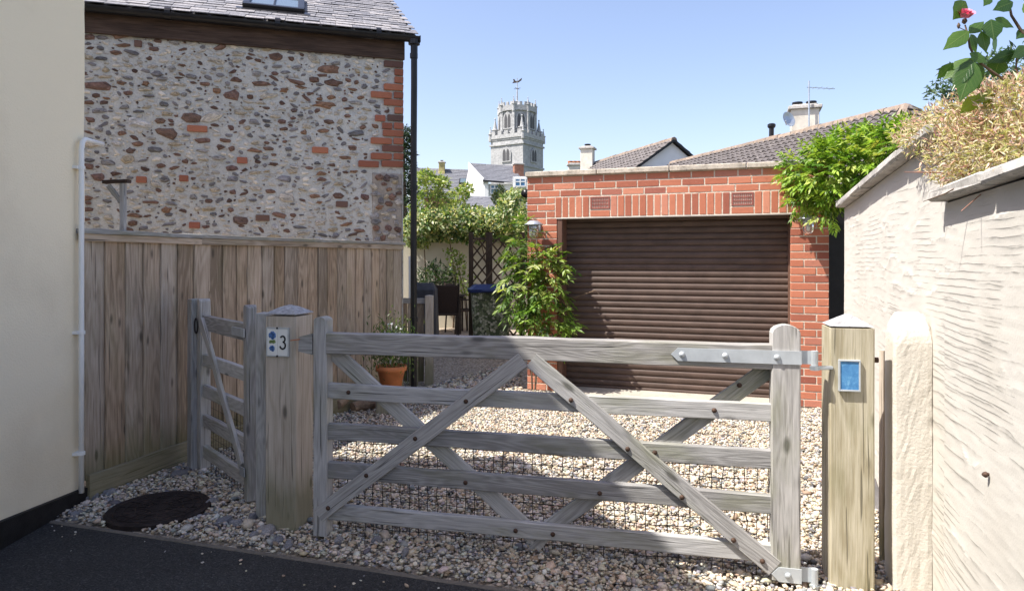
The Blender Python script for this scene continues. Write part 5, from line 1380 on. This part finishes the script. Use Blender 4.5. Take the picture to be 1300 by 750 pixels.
mb.tube([mv, mt], .018, 8); mb.tube([P(1024, 111, cY - .15), P(1060, 113, cY - .1)], .009, 6)
for px in (1034, 1041, 1048, 1055): q = P(px, 111.7 + (px - 1034) * .05, cY - .12); mb.tube([q + Vector((0, -.12, 0)), q + Vector((0, .12, 0))], .004, 5)
tag(link('tv_aerial', mb.mesh('aerial'), M_['galv'], None), 'thin television aerial on a mast strapped to the cream chimney', 'aerial')
dsh = P(997, 154, 15.0)
mb = MB(); mb.lathe([(.02, .05), (.10, .06), (.17, .10), (.175, .105), (.165, .105), (.09, .07), (.005, .062)], n=24, M=Matrix.Translation(dsh) @ Matrix.Rotation(R(25), 4, 'Z') @ Matrix.Rotation(R(75), 4, 'X'))
mb.tube([dsh, dsh + Vector((-.06, -.2, -.12)), dsh + Vector((-.10, -.25, -.04))], .012, 6); mb.tube([dsh, P(1008, 158, 15.2)], .016, 6)
tag(link('satellite_dish', mb.mesh('dish', False), M_['galv'], None), 'small grey satellite dish left of the cream chimney', 'satellite dish')
vY = 15.6; va, vb = P(979, 188, vY), P(979.5, 161, vY)
mb = MB(); mb.tube([va, vb], .055, 12); mb.lathe([(.07, -.03), (.09, 0), (.09, .05), (.06, .07)], tuple(vb), 12); link('vent_pipe', mb.mesh('vent'), M_['black_pvc'], bg_)
# gabled house
gh = thing('gabled_house', 'white gabled house with brown tiled roof beyond the garage', 'house', (4.5, 21, 0))
A0 = P(856, 177, 20.0); L2 = 5.2; A1 = A0 + UR * L2; run2, drop2 = 3.2, 2.2
eL0, eL1 = A0 + UG * run2 - Vector((0, 0, drop2)), A1 + UG * run2 - Vector((0, 0, drop2))
eR0, eR1 = A0 - UG * run2 - Vector((0, 0, drop2)), A1 - UG * run2 - Vector((0, 0, drop2))
tile_roof('roof_slope', eL1, eL0, A0, A1, 16, 26, M_['tile'], gh); tile_roof('roof_slope', eR0, eR1, A1, A0, 12, 15, M_['tile'], gh)
ridge_tiles(gh, A0, A1, M_['tile_ridge'])
bk = UR * .12; gz = A0.z - .08
vv = [A0 + bk - Vector((0, 0, .08)), eL0 + bk - UG * .15, Vector((eL0.x, eL0.y, 0)) + bk - UG * .15, Vector((eR0.x, eR0.y, 0)) + bk + UG * .15, eR0 + bk + UG * .15]
vb_ = [q + UR * (L2 - .3) for q in vv]; nq = 5
link('wall', mesh('wall', vv + vb_, [[0, 1, 2, 3, 4], [9, 8, 7, 6, 5]] + [[i, 5 + i, 5 + (i + 1) % 5, (i + 1) % 5] for i in range(5)]), M_['white_paint'], gh)
for e in (eL0, eR0): plank('bargeboard', gh, M_['black_pvc'], e - Vector((0, 0, .03)), A0 - Vector((0, 0, .03)), .07, .03, -UR)
cc = A1 + UR * -.3; cc = P(746, 200, cc.y)
chimney(gh, (cc.x, cc.y), .44, .4, A0.z - 1.2, P(746, 190, cc.y).z, CHM, 1, R(-19))
c3 = P(729, 212, 29); fh = thing('far_chimney_house', 'distant chimney with three red pots behind the garage coping', 'chimney', (c3.x, 29, 0))
chimney(fh, (c3.x, 29), .5, .3, 0, P(729, 210.5, 29).z, CHM, 3, 0, True, M_['terracotta'])

# ------------------------------------------------------------------ village houses on the left
def slab(name, pts, d, m, parent):
    """planar polygon thickened along -y by d"""
    pts = [Vector(p) for p in pts]; n = len(pts); dv = Vector((0, d, 0))
    return link(name, mesh(name, pts + [p + dv for p in pts], [list(range(n)), [n + i for i in range(n)][::-1]] + [[i, n + i, n + (i + 1) % n, (i + 1) % n][::-1] for i in range(n)]), m, parent)
v1 = thing('slate_house', 'long grey slate roofed house with a mossy chimney behind the trees', 'house', (-5, 48, 0))
Yr, Ye = 50, 46.6
a, b = P(520, 214, Yr), P(600, 217, Yr); e0_, e1_ = P(516, 244, Ye), P(616, 247, Ye)
tile_roof('roof_slope', e0_, e1_, b, a, 16, 10, M_['slate_far'], v1, .0, .03)
bkz = a + (a - e0_) * 1.0; tile_roof('roof_slope', (e1_.x, 53.4, e1_.z), (e0_.x, 53.4, e0_.z), a, b, 8, 6, M_['slate_far'], v1, .0, .03)
ridge_tiles(v1, a, b, M_['slate_far'], .14, .5)
link('wall', mesh('wall', *(lambda t: ([(x, y, z + e0_.z / 2) for x, y, z in t[0]], t[1]))(cbox(e1_.x - e0_.x - .3, 6.4, e0_.z))), M_['white_paint'], v1, Matrix.Translation(((e0_.x + e1_.x) / 2, 50, 0)))
slab('gutter', [P(516, 245, 46.5), P(616, 248, 46.5), P(616, 249.5, 46.5), P(516, 246.5, 46.5)], .1, M_['black_pvc'], v1)
c = P(561, 215, 49.6); MOSS = plain('mossy chimney render', (.42, .36, .16), .95, 0, .35, 3, .5)
chimney(v1, (c.x, 49.6), .42, .45, P(561, 222, 49.6).z, P(561, 207, 49.6).z, MOSS, 1)
mb = MB(); cM = frame(P(588, 231, 48.0), (1, 0, 0), (0, .8, .55), (0, -.55, .8)); mb.box((0, 0, .05), (.55, .75, .1), .01); s_ = link('skylight', mb.mesh('skylight'), M_['black_pvc'], v1, cM)
mb = MB(); mb.box((0, .02, .102), (.4, .56, .01)); link('pane', mb.mesh('pane'), M_['pane'], s_, cM)
v2 = thing('white_dormer_house', 'white house with grey slate roof and blue windows under the church', 'house', (-1.5, 44, 0))
tile_roof('roof_slope', P(615, 229, 42.0), P(668, 233, 42.0), P(650, 212, 46), P(596, 209, 46), 12, 8, M_['slate_far'], v2, .0, .03)
tile_roof('roof_slope', P(668, 233, 49.5) , P(600, 229, 49.5), P(596, 209, 46), P(650, 212, 46), 8, 6, M_['slate_far'], v2, .0, .03)
ridge_tiles(v2, P(596, 208.6, 46), P(650, 211.6, 46), M_['slate_far'], .12, .5)
# gable wall on the left end, seen along the verge
g0, g1 = P(596, 210, 46), P(615, 230.5, 42.1)
vv = [g0, g1, Vector((g1.x, g1.y, 0)), Vector((g0.x - .6, 49, 0)), Vector((g0.x - .6, 49, g1.z))]
slabv = [q + Vector((.25, 0, 0)) for q in vv]
link('gable', mesh('gable', vv + slabv, [[0, 1, 2, 3, 4], [9, 8, 7, 6, 5]] + [[i, 5 + i, 5 + (i + 1) % 5, (i + 1) % 5] for i in range(5)]), M_['white_paint'], v2)
plank('bargeboard', v2, M_['white_paint'], g0 + Vector((-.05, -.1, .0)), g1 + Vector((-.05, -.1, 0)), .36, .06, (-1, 0, 0))
wl = [P(615, 231, 42.3), P(667, 234.5, 42.3)]
link('wall', mesh('wall', *cbox(wl[1].x - wl[0].x, 6.5, wl[0].z)), M_['white_paint'], v2, Matrix.Translation(((wl[0].x + wl[1].x) / 2, 42.3 + 3.26, wl[0].z / 2 - .12)))
plank('gutter', v2, M_['black_pvc'], P(613, 229.6, 41.9), P(640, 231.6, 41.9), .10, .1, (0, -1, 0))
def win(parent, x0, y0, x1, y1, Y, bars=2):
    a, b = P(x0, y1, Y), P(x1, y0, Y); W_, H_ = b.x - a.x, b.z - a.z; c = (a + b) / 2
    mb = MB()
    for k in range(bars + 1): mb.box((-W_ / 2 + W_ * k / bars, 0, 0), (.07, .06, H_), 0)
    for z in (-H_ / 2, 0.05, H_ / 2): mb.box((0, .002, z), (W_ + .07, .055, .07), 0)
    w_ = link('window', mb.mesh('window'), M_['white_paint'], parent, Matrix.Translation(c))
    link('pane', mesh('pane', *cbox(W_, .02, H_)), M_['blue_pane'], w_, Matrix.Translation(c + Vector((0, .035, 0))))
win(v2, 623, 235, 633, 246, 42.2)
dm = MB(); d0, d1 = P(651, 238, 41.6), P(669, 224, 41.6)
dm.box(((d0.x + d1.x) / 2, 42.6, (d0.z + d1.z) / 2), (d1.x - d0.x, 2.0, d1.z - d0.z)); link('dormer', dm.mesh('dormer'), M_['white_paint'], v2)
win(v2, 654, 227, 667, 236.5, 41.56)
c = P(658, 215, 44.5); chimney(v2, (c.x, 44.5), .62, .5, P(658, 226, 44.5).z, P(658, 209.5, 44.5).z, M_['brick_far'], 0, R(12))
v3 = thing('low_outbuilding', 'low grey slate roof below the white dormer house', 'outbuilding', (-1.9, 36, 0))
tile_roof('roof_slope', P(580, 266, 33), P(632, 268, 33), P(625, 250, 36), P(574, 248, 36), 10, 8, M_['slate_far'], v3, .0, .03)
a, b = P(580, 267, 33.1), P(632, 268, 33.1)
link('wall', mesh('wall', *cbox(b.x - a.x - .1, 3.2, a.z)), M_['render_back'], v3, Matrix.Translation(((a.x + b.x) / 2, 34.75, a.z / 2 - .05)))
v4 = thing('near_slate_roof', 'slate roofed outbuilding rising behind the hedge left of the garage', 'outbuilding', (.2, 20, 0))
tile_roof('roof_slope', P(618, 272, 18), P(668, 276, 18), P(672, 240, 21), P(664, 243, 21), 12, 6, M_['slate_far'], v4, .0, .03)
a, b = P(620, 273, 18.1), P(700, 276, 18.1)
link('wall', mesh('wall', *cbox(b.x - a.x, 4, a.z)), M_['render_back'], v4, Matrix.Translation(((a.x + b.x) / 2, 20.2, a.z / 2 - .06)))
plank('verge', v4, M_['coping'], P(617, 272, 17.95), P(664, 242.5, 21), .1, .05, (-.5, -.5, .7))
tile_roof('roof_slope', P(668, 276, 18), P(705, 277, 18), P(705, 240, 21), P(672, 240, 21), 12, 6, M_['slate_far'], v4, .0, .03)
bc_ = P(553, 262, 30); bk_ = thing('brick_shed', 'small pinkish brick gable end among the trees', 'shed', (bc_.x, 30, 0))
link('wall', mesh('wall', *cbox(1.0, 2, bc_.z + .35)), M_['brick_far'], bk_, Matrix.Translation((bc_.x, 31, (bc_.z + .35) / 2)))
plank('roof', bk_, M_['slate_far'], (bc_.x - .7, 31, bc_.z + .40), (bc_.x + .7, 31, bc_.z + .40), 2.2, .08, (0, 0, 1))

# ------------------------------------------------------------------ church tower
ct = thing('church_tower', 'pale stone church tower with octagonal lantern and pinnacles', 'church tower', (1.6, 103, 0))
YT_ = 100.0; k_ = YT_ / F
al = R(33.3); TW = 5.77
corner = Vector((1.615, 100, 0)); lx, rx = Vector((-math.cos(al), math.sin(al), 0)), Vector((math.sin(al), math.cos(al), 0))
TC = corner + lx * TW / 2 + rx * TW / 2
MT = frame(TC, -lx, rx)                        # local x right along left face, y away
def zt(py): return CZ + (HY - py) * k_
def tb(mb, c, d): mb.box(c, d, .0)
mb = MB(); ztop = zt(174)
tb(mb, (0, 0, ztop / 2), (TW, TW, ztop)); tw = link('tower_shaft', mb.mesh('shaft'), M_['tower'], ct, MT)
mb = MB()
for z, o in ((zt(181), .35), (zt(209.5), .3), (zt(174), .18)): tb(mb, (0, 0, z), (TW + o, TW + o, .25))
link('string_course', mb.mesh('string'), M_['tower'], ct, MT)
def battlement(mbx, x0, y0, x1, y1, z, n, h=1.0, th=.35):
    a, b = Vector((x0, y0, 0)), Vector((x1, y1, 0)); d = b - a; L = d.length
    M = Matrix.Translation((a + b) / 2) @ Matrix.Rotation(math.atan2(d.y, d.x), 4, 'Z')
    mbx.box((0, 0, z + h * .25), (L + th, th, h * .5), 0, M)
    for i in range(n): mbx.box((-L / 2 + L * (i + .5) / n, 0, z + h * .75 - .002), (L / n * .55, th - .01, h * .5), 0, M)
hw = TW / 2 + .02
mb = MB()
for s_ in ((-hw, -hw, hw, -hw), (hw, -hw, hw, hw), (hw, hw, -hw, hw), (-hw, hw, -hw, -hw)): battlement(mb, *s_, ztop + .12, 5, 1.15)
link('parapet', mb.mesh('parapet'), M_['tower'], ct, MT)
def pinnacle(x, y, z0, h, w_, name='pinnacle'):
    m2 = MB()
    m2.lathe([(w_, z0), (w_, z0 + h * .45), (w_ * 1.35, z0 + h * .47), (w_ * 1.3, z0 + h * .5), (w_ * .75, z0 + h * .52), (w_ * .12, z0 + h * .93), (w_ * .4, z0 + h * .95), (w_ * .05, z0 + h)], (x, y, 0), 8)
    link(name, m2.mesh(name), M_['tower'], ct, MT)
for sx in (-1, 1):
    for sy in (-1, 1):
        pinnacle(sx * hw, sy * hw, ztop - .2, zt(156) - ztop + .2, .3)
        pinnacle(sx * (hw - .5), sy * (hw - .5), ztop - .2, zt(144) - ztop + .2, .44)
# octagon
orad = 2.72; zo0, zo1 = ztop - .1, zt(137)
def octo(r, z): return [(r * math.cos(math.pi / 8 + i * math.pi / 4), r * math.sin(math.pi / 8 + i * math.pi / 4), z) for i in range(8)]
mb = MB()
for (r0, za, zb) in ((orad, zo0, zo1), (orad + .18, zt(167), zt(165)), (orad + .28, zo1 - .02, zo1 + .28)):
    mb.add(octo(r0, za) + octo(r0, zb), [[i, (i + 1) % 8, 8 + (i + 1) % 8, 8 + i] for i in range(8)] + [list(range(8))[::-1], [8 + i for i in range(8)]])
link('lantern', mb.mesh('lantern'), M_['tower'], ct, MT)
mb = MB(); oc = octo(orad + .1, 0)
for i in range(8):
    a, b = oc[i], oc[(i + 1) % 8]; battlement(mb, a[0], a[1], b[0], b[1], zo1 + .27, 3, 1.0, .28)
link('lantern_parapet', mb.mesh('parapet'), M_['tower'], ct, MT)
for a in octo(orad + .1, 0): pinnacle(a[0], a[1], zo1 - .2, zt(119.5) - zo1 + .2, .26)
for a in octo(orad + .02, 0):
    m2 = MB(); m2.box((a[0], a[1], (zo0 + zo1) / 2), (.42, .42, zo1 - zo0)); link('buttress', m2.mesh('buttress'), M_['tower'], ct, MT)
def gothic(W_, H_, d):
    pts = [(-W_ / 2, 0), (W_ / 2, 0), (W_ / 2, H_ * .62)]
    for i in range(1, 5): t = i / 5; pts.append((W_ / 2 * (1 - t ** 1.5), H_ * (.62 + .38 * t ** .75)))
    pts.append((0, H_))
    for i in range(4, 0, -1): t = i / 5; pts.append((-W_ / 2 * (1 - t ** 1.5), H_ * (.62 + .38 * t ** .75)))
    pts.append((-W_ / 2, H_ * .62)); return prism(pts, d)
def gwin(M, W_, H_):
    """louvred two light window: stone frame proud of the wall, dark lights behind a mullion"""
    v, f = gothic(W_ + .35, H_ + .3, .18); fr = link('window', mesh('window', v, f), M_['tower'], ct, M @ Matrix.Translation((0, -.17, -.1)))
    for sx in (-1, 1):
        v, f = gothic(W_ / 2 - .12, H_ * .9, .06); link('opening', mesh('opening', v, f), M_['dark_open'], fr, M @ Matrix.Translation((sx * W_ / 4, -.2, .1)))
for k in range(4):
    M = MT @ Matrix.Rotation(k * math.pi / 2, 4, 'Z') @ Matrix.Translation((0, -TW / 2, zt(203)))
    gwin(M, 1.3, zt(186) - zt(203))
for k in range(8):
    M = MT @ Matrix.Rotation(k * math.pi / 4, 4, 'Z') @ Matrix.Translation((0, -orad * math.cos(math.pi / 8), zt(160)))
    gwin(M, 1.2, zt(140) - zt(160))
mb = MB()
mb.lathe([(1.9, zo1 + .2), (.12, zo1 + 2.0), (.10, zt(112)), (.06, zt(100)), (.05, zt(90))], n=8)
link('spirelet', mb.mesh('spirelet'), M_['tower'], ct, MT)
mb = MB(); z = zt(95); m2 = MB(); m2.box((0, 0, zt(104)), (1.2, .05, .05)); m2.box((0, 0, zt(104)), (.05, 1.2, .05)); link('compass_arms', m2.mesh('arms'), M_['iron'], ct, MT)
v, f = prism([(-.9, -.1), (.2, -.15), (.75, .1), (.85, .45), (.55, .3), (.2, .1), (-.3, .15), (-.55, .5), (-.75, .45), (-.6, .15)], .07); mb.add([(x, y - .035, zz + z) for x, y, zz in v], f)
link('weathervane', mb.mesh('vane'), M_['iron'], ct, MT)
